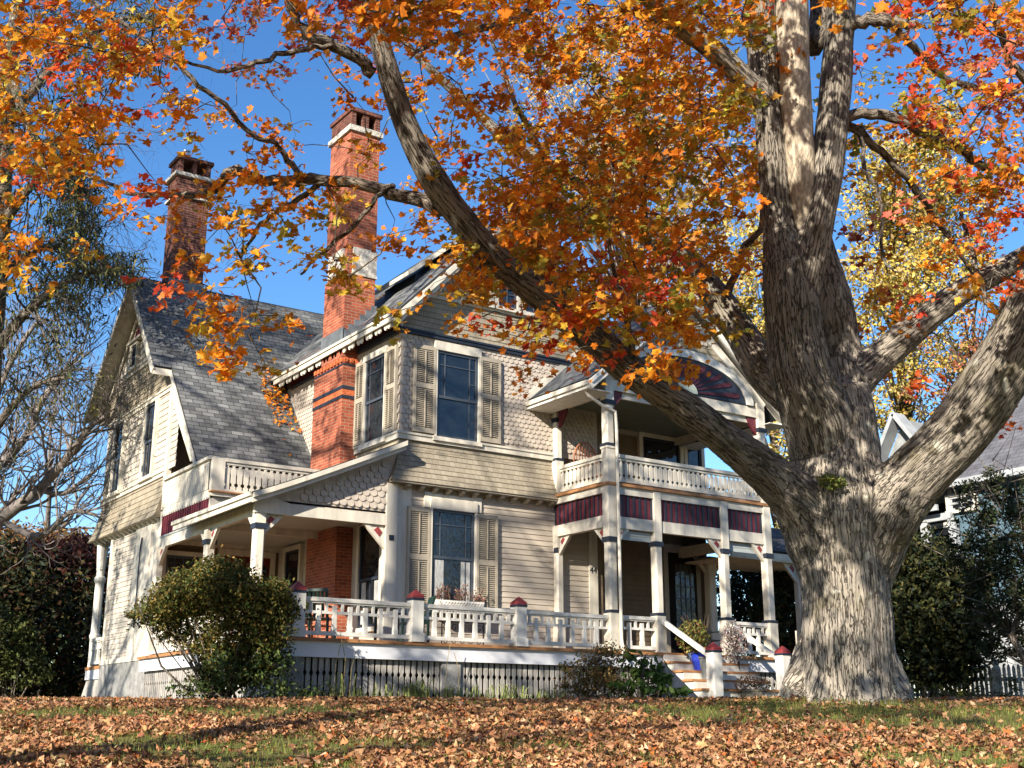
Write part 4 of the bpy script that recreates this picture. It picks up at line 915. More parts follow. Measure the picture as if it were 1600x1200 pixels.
# porch chairs and table
def slat_chair(name, label, c, rz, m, group=None):
    t = thing(name, label, 'chair', c, group); t.rotation_euler.z = 0
    cs, sn = cos(rz), sin(rz); Q = lambda x, y, z: (c[0] + x * cs - y * sn, c[1] + x * sn + y * cs, c[2] + z)
    mb = MB(); 
    for i in range(6): mb.beam(Q(-.25, -.22 + i * .09, .42), Q(.25, -.22 + i * .09, .42), .06, .02)
    mb.build('seat', m, t)
    mb = MB()
    for i in range(7): mb.beam(Q(-.24 + i * .08, .26, .44), Q(-.24 + i * .08, .38, .92), .05, .02, up=(0, 1, 0))
    mb.beam(Q(-.28, .385, .92), Q(.28, .385, .92), .05, .05); mb.build('backrest', m, t)
    for x, y in ((-.25, -.24), (.25, -.24), (-.25, .26), (.25, .26)): mb = MB(); mb.beam(Q(x, y, 0), Q(x, y, .62 if y < 0 else .44), .04, .04); mb.build('leg', m, t)
    for x in (-.27, .27): mb = MB(); mb.beam(Q(x, -.26, .63), Q(x, .3, .63), .06, .025); mb.build('armrest', m, t)
    return t
slat_chair('porch_chair', 'dark green slatted chair behind the left rail nearest the corner', (-2.1, -.9, FZ), 2.4, GREENMETAL)
slat_chair('porch_chair', 'terracotta red slatted chair in front of the brick chimney', (-1.45, .6, FZ), .5, WICKER)
slat_chair('porch_chair', 'dark green slatted chair beside the porch table and corner post', (-.15, -1.0, FZ), -1.9, GREENMETAL)
t = thing('porch_table', 'round dark metal table set on the porch behind the railing', 'table', (-.85, -.8, FZ))
mb = MB(); mb.lathe((-.85, -.8, FZ), [(0, .67), (.42, .67), (.42, .70), (0, .70)], 24); mb.build('tabletop', GREENMETAL, t)
mb = MB(); mb.lathe((-.85, -.8, FZ), [(.22, 0), (.22, .02), (.03, .05), (.03, .67)], 12); mb.build('pedestal', GREENMETAL, t)
t = thing('iron_plant_stand', 'black wrought iron scroll stand against the wall below the window box', 'plant stand', (1.35, -.45, FZ)); mb = MB()
for k in range(5):
    cx = .95 + k * .2
    for sg in (-1, 1): mb.tube([(cx + .09 * cos(a * .7) * (1 - a / 14), -.45, FZ + .30 + sg * .13 + .09 * sin(a * .7) * (1 - a / 14)) for a in range(12)], .008, 5)
for x in (.85, 1.85): mb.beam((x, -.45, FZ), (x, -.45, FZ + .55), .02, .02)
mb.beam((.85, -.45, FZ + .55), (1.85, -.45, FZ + .55), .02, .02); mb.beam((.85, -.45, FZ + .06), (1.85, -.45, FZ + .06), .02, .02); mb.build('scrollwork', IRON, t)
slat_chair('porch_chair', 'black slatted chair on the porch to the right of the steps', (8.0, -.6, FZ), .2, IRON)
# balcony trellis chair (arched cedar slats)
t = thing('balcony_chair', 'reddish arched lattice-back chair on the upper balcony', 'chair', (4.75, -.45, 3.38)); mb = MB()
arc = [(4.42 + .33 - .33 * cos(pi * i / 12), 4.25 + .42 * sin(pi * i / 12)) for i in range(13)]
mb.tube([(4.42, -.25, 3.8)] + [(u, -.25, z) for u, z in arc] + [(5.08, -.25, 3.8)], .018, 6)
for i in range(1, 8): u = 4.42 + .66 * i / 8; mb.beam((u, -.25, 3.85), (u, -.25, 4.25 + .42 * sqrt(max(0, 1 - ((u - 4.75) / .33) ** 2))), .015, .015)
for z in (4.0, 4.12, 4.24, 4.36, 4.48): mb.beam((4.43, -.25, z), (5.07, -.25, z), .015, .015)
mb.build('backrest', WICKER, t); mb = MB(); mb.box(4.42, 5.08, -.7, -.22, 3.8, 3.84); mb.build('seat', WICKER, t)
for x in (4.44, 5.06):
    for y in (-.68, -.25): mb = MB(); mb.beam((x, y, 3.38), (x, y, 3.8), .03, .03); mb.build('leg', WICKER, t)

# ------------------------------------------------------------------ the big maple
def onX(px, py, a): r = at(px, py, 1.) - CAM; return CAM + r * (a - CAM[0]) / r[0]
def onY(px, py, a): r = at(px, py, 1.) - CAM; return CAM + r * (a - CAM[1]) / r[1]
def limb(pts, sub=4):
    """px, py, radius px, depth -> smooth 3D centre line with radii"""
    P = np.array([at(x, y, d) for x, y, r, d in pts]); R = np.array([r * d / FPX for x, y, r, d in pts])
    out = []; ro = []
    n = len(P)
    for i in range(n - 1):
        p0, p1, p2, p3 = P[max(i-1, 0)], P[i], P[i+1], P[min(i+2, n-1)]
        for k in range(sub):
            t = k / sub
            out.append(.5 * (2*p1 + (p2-p0)*t + (2*p0-5*p1+4*p2-p3)*t*t + (3*p1-p0-3*p2+p3)*t**3)); ro.append(R[i] * (1-t) + R[i+1] * t)
    out.append(P[-1]); ro.append(R[-1]); return np.array(out), np.array(ro)
BIG = [
 [(1328,1108,80,14.5),(1327,1085,75,14.5),(1325,1050,72,14.5),(1323,980,69,14.5),(1319,910,68,14.5),(1313,840,71,14.5),(1308,780,76,14.5),(1306,720,66,14.6),(1304,660,62,14.7),(1297,610,56,14.8)],
 [(1318,1010,34,14.8),(1303,920,44,14.68),(1282,848,50,14.48),(1252,790,42,14.28),(1208,745,33,14.1),(1150,700,28,13.9),(1083,647,25,13.7),(1000,590,25,13.5),(930,530,25,13.4),(860,470,24,13.3),(792,420,23,13.2),(740,365,21,13.1),(690,300,21,13.0),(650,230,19,12.9),(618,150,17,12.8),(595,70,16,12.7),(575,0,15.5,12.6),(560,-80,14,12.5),(530,-200,12,12.3),(480,-330,9,12.),(400,-470,5,11.5)],
 [(1328,1020,34,14.8),(1338,930,46,14.68),(1357,852,54,14.48),(1385,792,54,14.28),(1428,745,46,14.1),(1480,692,46,13.9),(1530,630,45,13.7),(1580,555,44,13.5),(1625,470,45,13.3),(1665,370,40,13.1),(1700,260,36,12.9),(1740,100,30,12.7),(1790,-100,24,12.5),(1830,-300,16,12.3)],
 [(1306,830,40,14.8),(1297,740,52,14.65),(1278,650,53,14.45),(1255,590,47,14.3),(1242,530,42,14.3),(1236,470,42,14.3),(1232,420,38,14.3),(1222,360,27,14.3),(1214,300,24,14.3),(1206,200,24,14.3),(1196,100,26,14.3),(1190,0,25,14.3),(1180,-100,22,14.2),(1165,-250,17,14.),(1150,-420,10,13.8)],
 [(1242,470,34,14.3),(1258,410,31,14.25),(1277,340,27,14.2),(1290,270,25,14.2),(1300,190,24,14.2),(1308,110,22,14.2),(1315,20,21,14.2),(1322,-80,19,14.2),(1335,-230,15,14.2),(1350,-400,9,14.2)],
 [(1310,660,48,14.9),(1312,600,42,15.0),(1306,530,34,15.1),(1298,460,28,15.1),(1288,400,20,15.1),(1282,360,12,15.1)],
 [(1300,720,30,14.9),(1315,625,34,14.85),(1348,583,27,14.9),(1385,550,23,15.),(1435,508,21,15.1),(1500,458,19,15.2),(1560,425,18,15.3),(1620,390,16,15.4),(1700,330,12,15.5),(1800,240,8,15.6)],
 [(1275,640,40,14.8),(1230,610,33,15.1),(1190,575,27,15.4),(1160,525,24,15.7),(1125,475,24,15.9),(1093,425,17,16.1),(1062,392,13,16.2),(1010,375,10,16.4),(950,330,9,16.6),(880,270,9,16.7),(800,225,9,16.7),(740,170,8.5,16.8),(680,115,7,16.8),(620,50,5,16.8),(570,-30,3,16.8)],
 [(1200,165,22,14.3),(1165,128,18,14.1),(1130,92,17,13.9),(1095,62,16,13.7),(1050,32,15,13.5),(1005,-10,13,13.2),(950,-80,11,12.9),(870,-180,8,12.5),(780,-280,5,12)],
]
SMALL = [
 [(1303,185,12,14.2),(1330,178,9,14.3),(1370,178,9,14.4),(1417,192,9,14.5),(1467,220,8.5,14.6),(1500,235,8,14.7),(1533,257,7,14.8),(1593,278,5,15.),(1680,290,3,15.2)],
 [(1310,180,9,14.3),(1335,200,7,14.5),(1357,217,6.5,14.7),(1400,260,6,14.9),(1433,300,6,15.1),(1467,350,5,15.3),(1490,382,4,15.4),(1520,430,2,15.6)],
 [(1335,200,4,14.5),(1350,230,3.5,14.5),(1350,265,3.5,14.5),(1373,300,3,14.5),(1380,400,2.5,14.5),(1398,425,1.5,14.5)],
 [(1318,40,12,14.2),(1340,36,11,14.1),(1375,30,11,14.),(1405,34,10,13.9),(1432,38,6,13.85)],
 [(1390,34,8,14.),(1415,60,6,14.2),(1440,85,6,14.4),(1480,122,5,14.6),(1560,145,5,14.8),(1640,130,3,15.)],
 [(690,330,13,13.1),(665,315,12,13.2),(610,300,9.5,13.3),(560,288,9,13.4),(500,282,9,13.4),(440,284,8.5,13.5),(400,277,8,13.5),(362,268,9,13.6),(343,290,7,13.6),(317,303,6,13.6),(267,305,4.5,13.7),(210,303,4,13.7),(167,287,3,13.8),(110,268,2.5,13.9),(30,262,1.5,14.)],
 [(580,115,10,12.8),(560,92,10,12.7),(510,65,9,12.5),(473,47,8,12.4),(450,0,7,12.2),(430,-60,5,12.),(390,-150,3,11.7)],
 [(475,280,4.5,13.4),(450,250,5,13.3),(430,225,4,13.2),(395,212,4,13.1),(350,165,4,12.9),(300,122,4,12.7),(260,85,4,12.6),(205,45,3.5,12.5),(150,10,3,12.4),(90,-40,2,12.3)],
 [(500,285,5,13.4),(475,305,4.5,13.6),(433,327,4,13.8),(400,360,3,14.),(375,400,1.8,14.2)],
 [(615,290,5,13.3),(600,295,4.5,13.2),(583,317,4,13.1),(550,357,3.5,13.),(500,397,3,12.8),(470,430,2,12.7)],
 [(520,70,4.5,12.5),(483,73,4.5,12.4),(440,85,4.5,12.4),(400,97,4,12.3),(340,110,3,12.2),(270,90,2,12.1)],
 [(1000,590,6,13.4),(955,400,3,13.),(957,300,3.5,13.2),(957,230,3.5,13.3),(962,170,3,13.3)],
 [(1010,375,6,16.3),(1003,215,4.5,16.),(1005,120,4,15.8),(1008,30,3,15.6)],
 [(870,330,5,16.6),(853,253,4.5,16.3),(827,200,4.5,16.1),(800,153,4,15.9),(770,60,3,15.7)],
 [(960,-70,9,12.9),(900,-50,8,12.8),(845,0,8,12.7),(800,30,8,12.6),(743,47,6,12.5),(690,60,4,12.3),(640,90,2.5,12.2)],
 [(1125,475,8,15.9),(1147,433,6,15.8),(1165,385,6,15.7),(1190,345,5,15.6),(1195,250,3,15.5)],
 [(1600,520,9,13.5),(1545,470,5,13.6),(1520,400,4,13.7),(1500,330,3,13.8)],
 [(1700,260,12,12.9),(1640,160,9,12.6),(1590,110,7,12.4),(1560,40,6,12.2),(1530,-60,4,12.)],
 [(1095,440,7,16.1),(1060,425,6,16.2),(1030,420,5,16.3),(990,430,3,16.4),(940,445,2,16.5)],
 [(575,0,8,12.6),(640,-90,7,12.2),(730,-190,5,11.8),(830,-260,3,11.4)],
 [(540,-170,7,12.3),(440,-180,6,11.9),(320,-170,5,11.6),(180,-160,4,11.3),(40,-170,2.5,11.)],
]
maple = thing('maple_tree', 'massive old sugar maple with thick furrowed trunk, spreading limbs and orange leaves', 'tree', tuple(at(1325, 1100, 14.5)))
sk = [limb(l) for l in BIG]
mb = MB()
for P, R in sk: mb.tube(P, R, 20)
tb = at(1325, 1112, 14.5)
for k in range(9):
    fl_ = rnd.uniform(.86, 1.15); a = k * 2 * pi / 9 + rnd.uniform(-.25, .25); d = np.array((cos(a), sin(a), 0)); q = tb + d * .0
    mb.tube([q + d * .38 + (0, 0, .95), q + d * .50 + (0, 0, .5), q + d * fl_ * .62 + (0, 0, .18), q + d * fl_ * .74 + (0, 0, -.02), q + d * fl_ * .95 + (0, 0, -.22)], [.12, .16, .17, .12, .05], 10)
tmp = mb.build('trunk_raw', BARK); md = tmp.modifiers.new('r', 'REMESH'); md.mode = 'VOXEL'; md.voxel_size = .026; md.use_smooth_shade = True
ms = tmp.modifiers.new('s', 'SMOOTH'); ms.iterations = 9; ms.factor = .5
dg = bpy.context.evaluated_depsgraph_get(); me = bpy.data.meshes.new_from_object(tmp.evaluated_get(dg)); bpy.data.objects.remove(tmp)
nv = len(me.vertices); co = np.empty(nv * 3); me.vertices.foreach_get('co', co); co = co.reshape(-1, 3); no = np.empty(nv * 3); me.vertices.foreach_get('normal', no); no = no.reshape(-1, 3)
tone = np.ones(nv); SHADE_TONES = [1, .62, .80, .66, .70, .72, .74, .60, .62]; best = np.full(nv, 1e9); bark = np.zeros((nv, 3)); rad = np.zeros(nv); sN = 0  # limbs darker than the trunk: crown shade put into the bark colour
for li, (P, R) in enumerate(sk):
    s0 = 0
    for i in range(len(P) - 1):
        a, b = P[i], P[i+1]; ab = b - a; L = np.linalg.norm(ab); t = np.clip((co - a) @ ab / (L * L), 0, 1)
        q = a + t[:, None] * ab; r = R[i] + t * (R[i+1] - R[i]); dd = np.linalg.norm(co - q, axis=1) / r
        ax = ab / L; u = np.cross(ax, (.3, .9, .1)); u /= np.linalg.norm(u); v = np.cross(ax, u); dv = co - q
        cu, cv = dv @ u, dv @ v; kk = np.minimum(1, r / (np.hypot(cu, cv) + 1e-6)); cu = cu * kk; cv = cv * kk
        m_ = dd < best; best[m_] = dd[m_]; rad[m_] = r[m_]; ramp_ = min(1., max(0., (s0 - .9) / 1.6)); tone[m_] = 1 + (SHADE_TONES[li] - 1) * ramp_
        bark[m_] = np.stack([cu[m_], cv[m_], (s0 + t[m_] * L) * .11 + li * 7.3], 1)
        s0 += L
disp = np.empty(nv)
for i in range(nv):
    x, y, z = bark[i]; k = 6.0
    p = Vector((x * k * 1.9, y * k * 1.9, z * 17)); w_ = noise.noise(p * .5 + Vector((5, 3, 1)))
    n1 = 1 - 2 * abs(noise.noise(p + Vector((w_, w_, w_ * 1.5)))); n2 = 1 - 2 * abs(noise.noise(p * 2.3 + Vector((9, 2, 4))))
    big = noise.noise(Vector(co[i]) * 1.6)
    disp[i] = (n1 * .6 + n2 * .25) * min(.032, rad[i] * .11) + big * min(.05, rad[i] * .10)
co = co + no * disp[:, None]; me.vertices.foreach_set('co', (co - np.array(maple.location)).ravel())
aa = me.attributes.new('bark', 'FLOAT_VECTOR', 'POINT'); aa.data.foreach_set('vector', bark.ravel())
ed = np.empty(len(me.edges) * 2, np.int32); me.edges.foreach_get('vertices', ed); ed = ed.reshape(-1, 2)
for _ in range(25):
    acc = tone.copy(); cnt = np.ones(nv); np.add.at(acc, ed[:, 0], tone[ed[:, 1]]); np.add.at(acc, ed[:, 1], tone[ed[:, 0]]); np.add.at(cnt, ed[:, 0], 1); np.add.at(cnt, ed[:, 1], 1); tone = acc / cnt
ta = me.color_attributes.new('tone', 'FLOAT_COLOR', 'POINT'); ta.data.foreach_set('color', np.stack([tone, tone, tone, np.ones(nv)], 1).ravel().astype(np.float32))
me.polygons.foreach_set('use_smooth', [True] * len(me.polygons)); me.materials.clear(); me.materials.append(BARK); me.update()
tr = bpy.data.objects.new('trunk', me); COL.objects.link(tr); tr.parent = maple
def branch_mesh(name, lst, m, parent, n=7):
    """tubes carrying the bark coordinate"""
    mb = MB(); bk = []
    for q, (P, R) in enumerate(lst):
        mb.tube(P, R, n); s0 = 0
        for i in range(len(P)):
            if i: s0 += np.linalg.norm(np.array(P[i]) - np.array(P[i-1]))
            for k in range(n): bk.append((cos(2*pi*k/n) * R[i], sin(2*pi*k/n) * R[i], s0 * .25 + q * 3.1))
    o = mb.build(name, m, parent, smooth=True); a = o.data.attributes.new('bark', 'FLOAT_VECTOR', 'POINT'); a.data.foreach_set('vector', np.array(bk).ravel()); a = o.data.color_attributes.new('tone', 'FLOAT_COLOR', 'POINT'); a.data.foreach_set('color', np.ones(len(bk) * 4, np.float32)); return o
sm = [limb(l) for l in SMALL]
for P, R in sm:
    for i in range(len(P)): P[i] += np.array((rnd.gauss(0, .012), rnd.gauss(0, .012), rnd.gauss(0, .012)))
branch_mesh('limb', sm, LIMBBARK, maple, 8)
# torn pale wood between the two leaders
P, R = limb([(1252,400,10,14.2),(1254,340,17,14.18),(1252,270,22,14.15),(1246,190,24,14.15),(1240,100,25,14.15),(1238,30,26,14.15),(1238,-60,22,14.15),(1240,-150,8,14.2)])
o = branch_mesh('bare_wood', [(P, R)], BAREWOOD, maple, 14)
P, R = limb([(1268,75,18,14.5),(1285,30,20,14.7),(1280,-30,16,14.8)]); branch_mesh('dead_stub', [(P, R)], LIMBBARK, maple, 8)
bunch('sprout', at(1300, 752, 13.85), (.22, .15, .09), 260, .05, [(.16, .20, .04), (.10, .14, .03), (.24, .24, .07)], maple)

# leaf clumps: foliage cover per 100 px cell, in tiers through the depth of the crown
COV = [[.80,.80,.74,.38,.38,.50,.72,.78,.65,.88,.88,.80,.20,.38,.70,.82],
       [.74,.76,.55,.38,.34,.26,.48,.75,.75,.95,.95,.90,.10,.62,.86,.78],
       [.64,.42,.20,.42,.48,.36,.34,.68,.93,.95,.95,.90,.05,.55,.68,.80],
       [.38,.18,.14,.50,.36,.34,.48,.62,.96,.95,.88,.70,.06,.38,.40,.58],
       [.06,.06,.10,.30,.14,.16,.12,.34,.80,.95,.86,.50,.05,.30,.25,.50],
       [.00,.00,.00,.14,.03,.00,.00,.03,.30,.50,.50,.15,.03,.25,.22,.20],
       [.00,.00,.00,.00,.00,.00,.00,.00,.00,.04,.05,.00,.00,.04,.10,.08]]
ORANGE = [(.80,.26,.02), (.86,.34,.03), (.74,.20,.018), (.86,.44,.05)]
RUST = [(.64,.18,.02), (.54,.16,.02), (.74,.23,.025), (.50,.20,.03)]
REDS = [(.74,.12,.03), (.62,.07,.035), (.82,.20,.06), (.58,.13,.03)]
PINK = [(.55,.12,.09), (.42,.07,.05), (.62,.20,.11), (.50,.22,.08)]
YEL = [(.66,.40,.05), (.70,.34,.04), (.58,.46,.07), (.60,.22,.03)]
OLIVE = [(.34,.27,.04), (.46,.28,.035), (.55,.25,.03), (.28,.27,.045)]
def palette_at(x, y):
    r = rnd.random()
    if x < 330: return ORANGE if r < .62 else (REDS if r < .74 else YEL)
    if x < 560: 
        if y > 300: return YEL if r < .6 else ORANGE
        return PINK if (y < 120 and r < .6) else (ORANGE if r < .55 else RUST)
    if x < 880: return RUST if r < .28 else (ORANGE if r < .74 else (YEL if r < .86 else (OLIVE if r < .94 else REDS)))
    if x < 1210:
        if y > 380: return ORANGE if r < .40 else (REDS if r < .62 else (OLIVE if r < .85 else YEL))
        return RUST if r < .24 else (OLIVE if r < .46 else (ORANGE if r < .82 else YEL))
    if x > 1480 and y > 300: return REDS if r < .65 else ORANGE
    return RUST if r < .2 else (ORANGE if r < .55 else (REDS if r < .75 else (OLIVE if r < .9 else PINK)))
L1PX = [prj(p)[:2] for p in sk[1][0]] + [prj(p)[:2] for p in sk[2][0]]
nodes = [p for P, R in sk[1:] + sm for p in P[2:]]
clumps = []
for ry in range(-8, 7):
    for cx in range(-6, 20):
        if ry < 0: c = .40 if -4 <= cx < 13 else .30
        else: c = COV[ry][cx] if 0 <= cx < 16 else (.35 if ry < 5 else 0)
        lai = -math.log(1 - min(.97, c)); n = 1.45 * 77 * lai / 15 * (1 if ry >= 0 else .75)
        k = int(n) + (rnd.random() < n - int(n))
        for _ in range(k):
            x = (cx + rnd.random()) * 100; y = (ry + rnd.random()) * 100
            d = rnd.uniform(10.8, 16.2) if x > 600 else rnd.uniform(10.4, 14.5)
            if y < 0: d = rnd.uniform(6.0, 13.5)
            elif y < 260 and 300 < x < 600: d = rnd.uniform(13, 19)
            if y > 470: d = rnd.uniform(11.2, 13.2) if x < 1150 else rnd.uniform(14, 17)
            if 1160 < x < 1420 and 100 < y < 700: d = rnd.uniform(15., 17.)
            if d < 14.2 and y > 60 and min(math.hypot(x - a, y - b) for a, b in L1PX) < 42: d = rnd.uniform(14.3, 16.8)
            clumps.append((x, y, d, palette_at(x, y)))
for x, y, d in [(520,420,11.6),(535,405,11.7),(505,395,11.6),(365,505,11.2),(350,540,11.2),(372,560,11.2),(1010,580,11.4),(1022,560,11.4),(720,420,12.2),(735,400,12.3),(350,480,11.2),(300,400,11.4),(330,450,11.3)]:
    clumps.append((x, y, d, YEL if 480 < x < 560 else ORANGE))
for _ in range(34): clumps.append((rnd.uniform(745, 900), rnd.uniform(285, 440), rnd.uniform(13.6, 16), rnd.choice((ORANGE, RUST, OLIVE))))
for _ in range(10): clumps.append((rnd.uniform(690, 765), rnd.uniform(395, 465), rnd.uniform(12.4, 13.6), rnd.choice((ORANGE, YEL, OLIVE))))
for _ in range(22): clumps.append((rnd.uniform(820, 1120), rnd.uniform(440, 560), rnd.uniform(11.2, 12.8), rnd.choice((ORANGE, ORANGE, REDS, YEL))))
nd = np.array(nodes); cl = [(at(x, y, d), pl_) for x, y, d, pl_ in clumps]
# mostly unseen boughs added sunward to shade the long limb, leaders and entry gable
for P_, lo, hi, m_ in ((sk[1][0], 14, 46, 7), (sk[3][0], 4, 28, 4), (sk[4][0], 6, 20, 2)):
    for i in range(lo, min(hi, len(P_))):
        for _ in range(m_):
            q = P_[i] - np.array(SUN_DIR) * rnd.uniform(4.2, 7.5) + rng.normal(0, .5, 3); x_, y_, z_ = prj(q)
            if y_ < 40 or (y_ < 250 and x_ < 300): cl.append((q, palette_at(x_, y_)))
for _ in range(70):
    q = np.array((rnd.uniform(4.4, 8.6), -2.0, rnd.uniform(5.7, 8.0))) - np.array(SUN_DIR) * rnd.uniform(7, 12) + rng.normal(0, .4, 3); x_, y_, z_ = prj(q)
    if y_ < 30 or (y_ < 430 and x_ > 800): cl.append((q, palette_at(x_, y_)))
dist = [np.min(np.linalg.norm(nd - c, axis=1)) for c, _ in cl]
order = np.argsort(dist); tw = []; LC, LN, LS, LCOL = [], [], [], []
TOS = -np.array(SUN_DIR)
for oi in order:
    c, pl_ = cl[oi]; j = np.argmin(np.linalg.norm(nd - c, axis=1)); p0 = nd[j]; L = np.linalg.norm(c - p0)
    if L > .15:
        m1 = p0 + (c - p0) * .35 + np.array((rnd.gauss(0, .10), rnd.gauss(0, .10), rnd.gauss(.06, .08))) * min(1.5, L)
        m2 = p0 + (c - p0) * .70 + np.array((rnd.gauss(0, .09), rnd.gauss(0, .09), rnd.gauss(.06, .08))) * min(1.5, L)
        r0 = min(.022, .005 + .006 * L); tw.append(([p0, m1, m2, c], [r0, r0 * .75, r0 * .5, .003])); nd = np.vstack([nd, m1, m2, c])
    big = rng.normal(0, .25, 3); ax = rnd_dirs(5); ax[:, 2] *= .45
    col0 = rnd.uniform(.8, 1.15); n = rnd.randint(20, 42); base = np.array(pl_)
    ends = [c + ax[k] * rnd.uniform(.15, .42) + np.array((0, 0, -.06)) for k in range(5)]
    for e in ends: tw.append(([c, (c + e) / 2 + rng.normal(0, .02, 3), e], [.0035, .0025, .0015]))
    for i in range(n):
        e = ends[i % 5]; t = rnd.uniform(.25, 1.1); p = c + (e - c) * t + rng.normal(0, .055, 3) + np.array((0, 0, -.03))
        LC.append(p); LN.append(rng.normal(0, .75, 3) + np.array((0, 0, .55)) + TOS * .85); LS.append(rnd.choice((.058, .07, .08, .09, .105)) * rnd.uniform(.85, 1.1))
        LCOL.append(base[rnd.randrange(len(base))] * col0 * rnd.uniform(.75, 1.2))
branch_mesh('twig', tw, LIMBBARK, maple, 4)
cr = leaves('crown', np.array(LC), np.array(LN), np.array(LS), np.clip(np.array(LCOL) * np.array((1.06, 1.12, 1.0)), .01, .95), LEAF, maple, fold=.22, curl=-.25, jit=.03)
cr['kind'] = 'stuff'

# ------------------------------------------------------------------ other trees
def grow(p, d, L, r, lev, out, spread=.55, up=.12, kids=3, tips=None):
    pts = [np.array(p)]; d = np.array(d, float); n = 5
    for i in range(n):
        d = d + rng.normal(0, .16, 3) + np.array((0, 0, up)); d /= np.linalg.norm(d); pts.append(pts[-1] + d * L / n)
    out.append((pts, [r * (1 - .5 * i / n) for i in range(n + 1)]))
    if lev == 0:
        if tips is not None: tips.append(pts[-1]); tips.append(pts[-3])
        return
    for k in range(kids):
        i = rnd.randint(2, n); dd = d + rng.normal(0, spread, 3); dd /= np.linalg.norm(dd)
        grow(pts[i], dd, L * rnd.uniform(.55, .8), r * .5, lev - 1, out, spread, up, kids, tips)
def tree(name, label, base, h, r, dir_=(0, 0, 1), lev=4, kids=3, spread=.6, up=.1, fol=None, m=LIMBBARK, start=None, group=None, n0=1):
    t = thing(name, label, 'tree', tuple(base), group); out = []; tips = []
    if start is not None:
        out.append(([np.array(base), (np.array(base) + start) / 2 + rng.normal(0, .15, 3), np.array(start)], [r * 1.25, r * 1.1, r])); p = np.array(start)
    else: p = np.array(base)
    for _ in range(n0): grow(p, np.array(dir_, float) + rng.normal(0, .25 if n0 > 1 else .02, 3), h, r if n0 == 1 else r * .6, lev, out, spread, up, kids, tips)
    big = [q for q in out if q[1][0] > .06]; small = [q for q in out if q[1][0] <= .06]
    branch_mesh('trunk', big, m, t, 8)
    if small: branch_mesh('branches', small, m, t, 4)
    if fol:
        T_ = np.array(tips); n = fol['n']; i = rng.integers(0, len(T_), n); C = T_[i] + rng.normal(0, fol.get('s', .35), (n, 3))
        o = leaves('crown', C, rnd_dirs(n, .5), rng.uniform(.7, 1.3, n) * fol['size'], pal(fol['cols'], n), FOL, t, fol.get('T', OVAL_T), fol.get('F', OVAL_F)); o['kind'] = 'stuff'
    return t
def gpt(px, py, d):
    p = at(px, py, d); p[2] = float(ground(p[0], p[1])) - .15; return p
def crown_tree(name, label, px, d, ztop_px, blobs, cols, leafsize, n, r=.3, m=LIMBBARK, group=None, T=OVAL_T, F=OVAL_F, tw=60, wts=None):
    """trunk with limbs reaching into separate foliage masses; blobs: (px, py, depth offset, rx, ry, rz metres)"""
    b = gpt(px, 900, d); t = thing(name, label, 'tree', tuple(b), group); out = []
    cs = [at(x, y, d + dd) for x, y, dd, *_ in blobs]
    top = np.array([b[0], b[1], max(c[2] for c in cs)])
    ts = np.linspace(0, 1, 7); stem = [b + (top - b) * s + (rng.normal(0, .18, 3) if 0 < s else 0) for s in ts]
    out.append((stem, [r * (1.15 - 1.0 * s) + .02 for s in ts]))
    for c, bl in zip(cs, blobs):
        for k in range(max(2, tw // len(blobs))):
            e = c + rng.normal(0, .55, 3) * np.array(bl[3:6]); zz = e[2] - rnd.uniform(.1, .4) * (e[2] - b[2]); s0 = min(stem, key=lambda q: abs(q[2] - zz))
            mid = s0 + (e - s0) * .5 + rng.normal(0, .35, 3) + np.array((0, 0, .3)); rr = rnd.uniform(.02, .07) * r / .3
            out.append(([s0, mid, e], [rr, rr * .6, .012]))
    branch_mesh('trunk', out, m, t, 6)
    tot = sum(bl[3] * bl[4] * bl[5] for bl in blobs) ; C = []
    for c, bl in zip(cs, blobs):
        k = max(4, int(n * bl[3] * bl[4] * bl[5] / tot)); nc = max(3, k // 45)
        cc = rnd_dirs(nc) * (.35 + .65 * rng.random((nc, 1))) ; i = rng.integers(0, nc, k)
        C.append(c + (cc[i] + rng.normal(0, .13, (k, 3))) * np.array(bl[3:6]))
    C = np.concatenate(C); k = len(C); tone = np.repeat(rng.uniform(.75, 1.25, (k // 40 + 1, 1)), 40, axis=0)[:k]
    o = leaves('crown', C, rnd_dirs(k, .5) + TOS * .3, rng.uniform(.65, 1.35, k) * leafsize, np.clip(pal(cols, k, wts) * tone, .003, 1), FOL, t, T, F); o['kind'] = 'stuff'
    return t
YT = [(.52,.36,.06), (.60,.42,.10), (.42,.32,.07), (.55,.40,.16), (.34,.30,.08)]
crown_tree('yellow_tree', 'tall tree with golden yellow leaves beyond the maple trunk on the right', 1440, 42, 200, [(1420,280,0,2.4,2.4,1.8),(1480,330,1,2.2,2.2,1.6),(1400,420,0,2.2,2.2,1.8),(1470,450,-1,2,2,1.6),(1360,520,1,1.8,1.8,1.5),(1440,560,0,2.4,2,1.4),(1380,640,1,1.8,1.8,1.2),(1510,400,2,1.4,1.4,1.4),(1450,210,0,1.6,1.6,1.1),(1360,340,2,1.3,1.4,1.5)], YT, .17, 21000, .3)
crown_tree('yellow_tree', 'yellow leaved tree showing between the entry gable and the maple trunk', 1215, 38, 500, [(1205,640,0,1.4,1.5,1.3),(1225,720,0,1.5,1.4,1.2),(1190,560,1,1.2,1.3,1.3),(1235,790,1,1.2,1.2,1.),(1150,500,1,1.6,1.6,1.5),(1180,400,1,1.6,1.6,1.7),(1215,860,0,1.2,1.2,1)], YT, .16, 8000, .2)
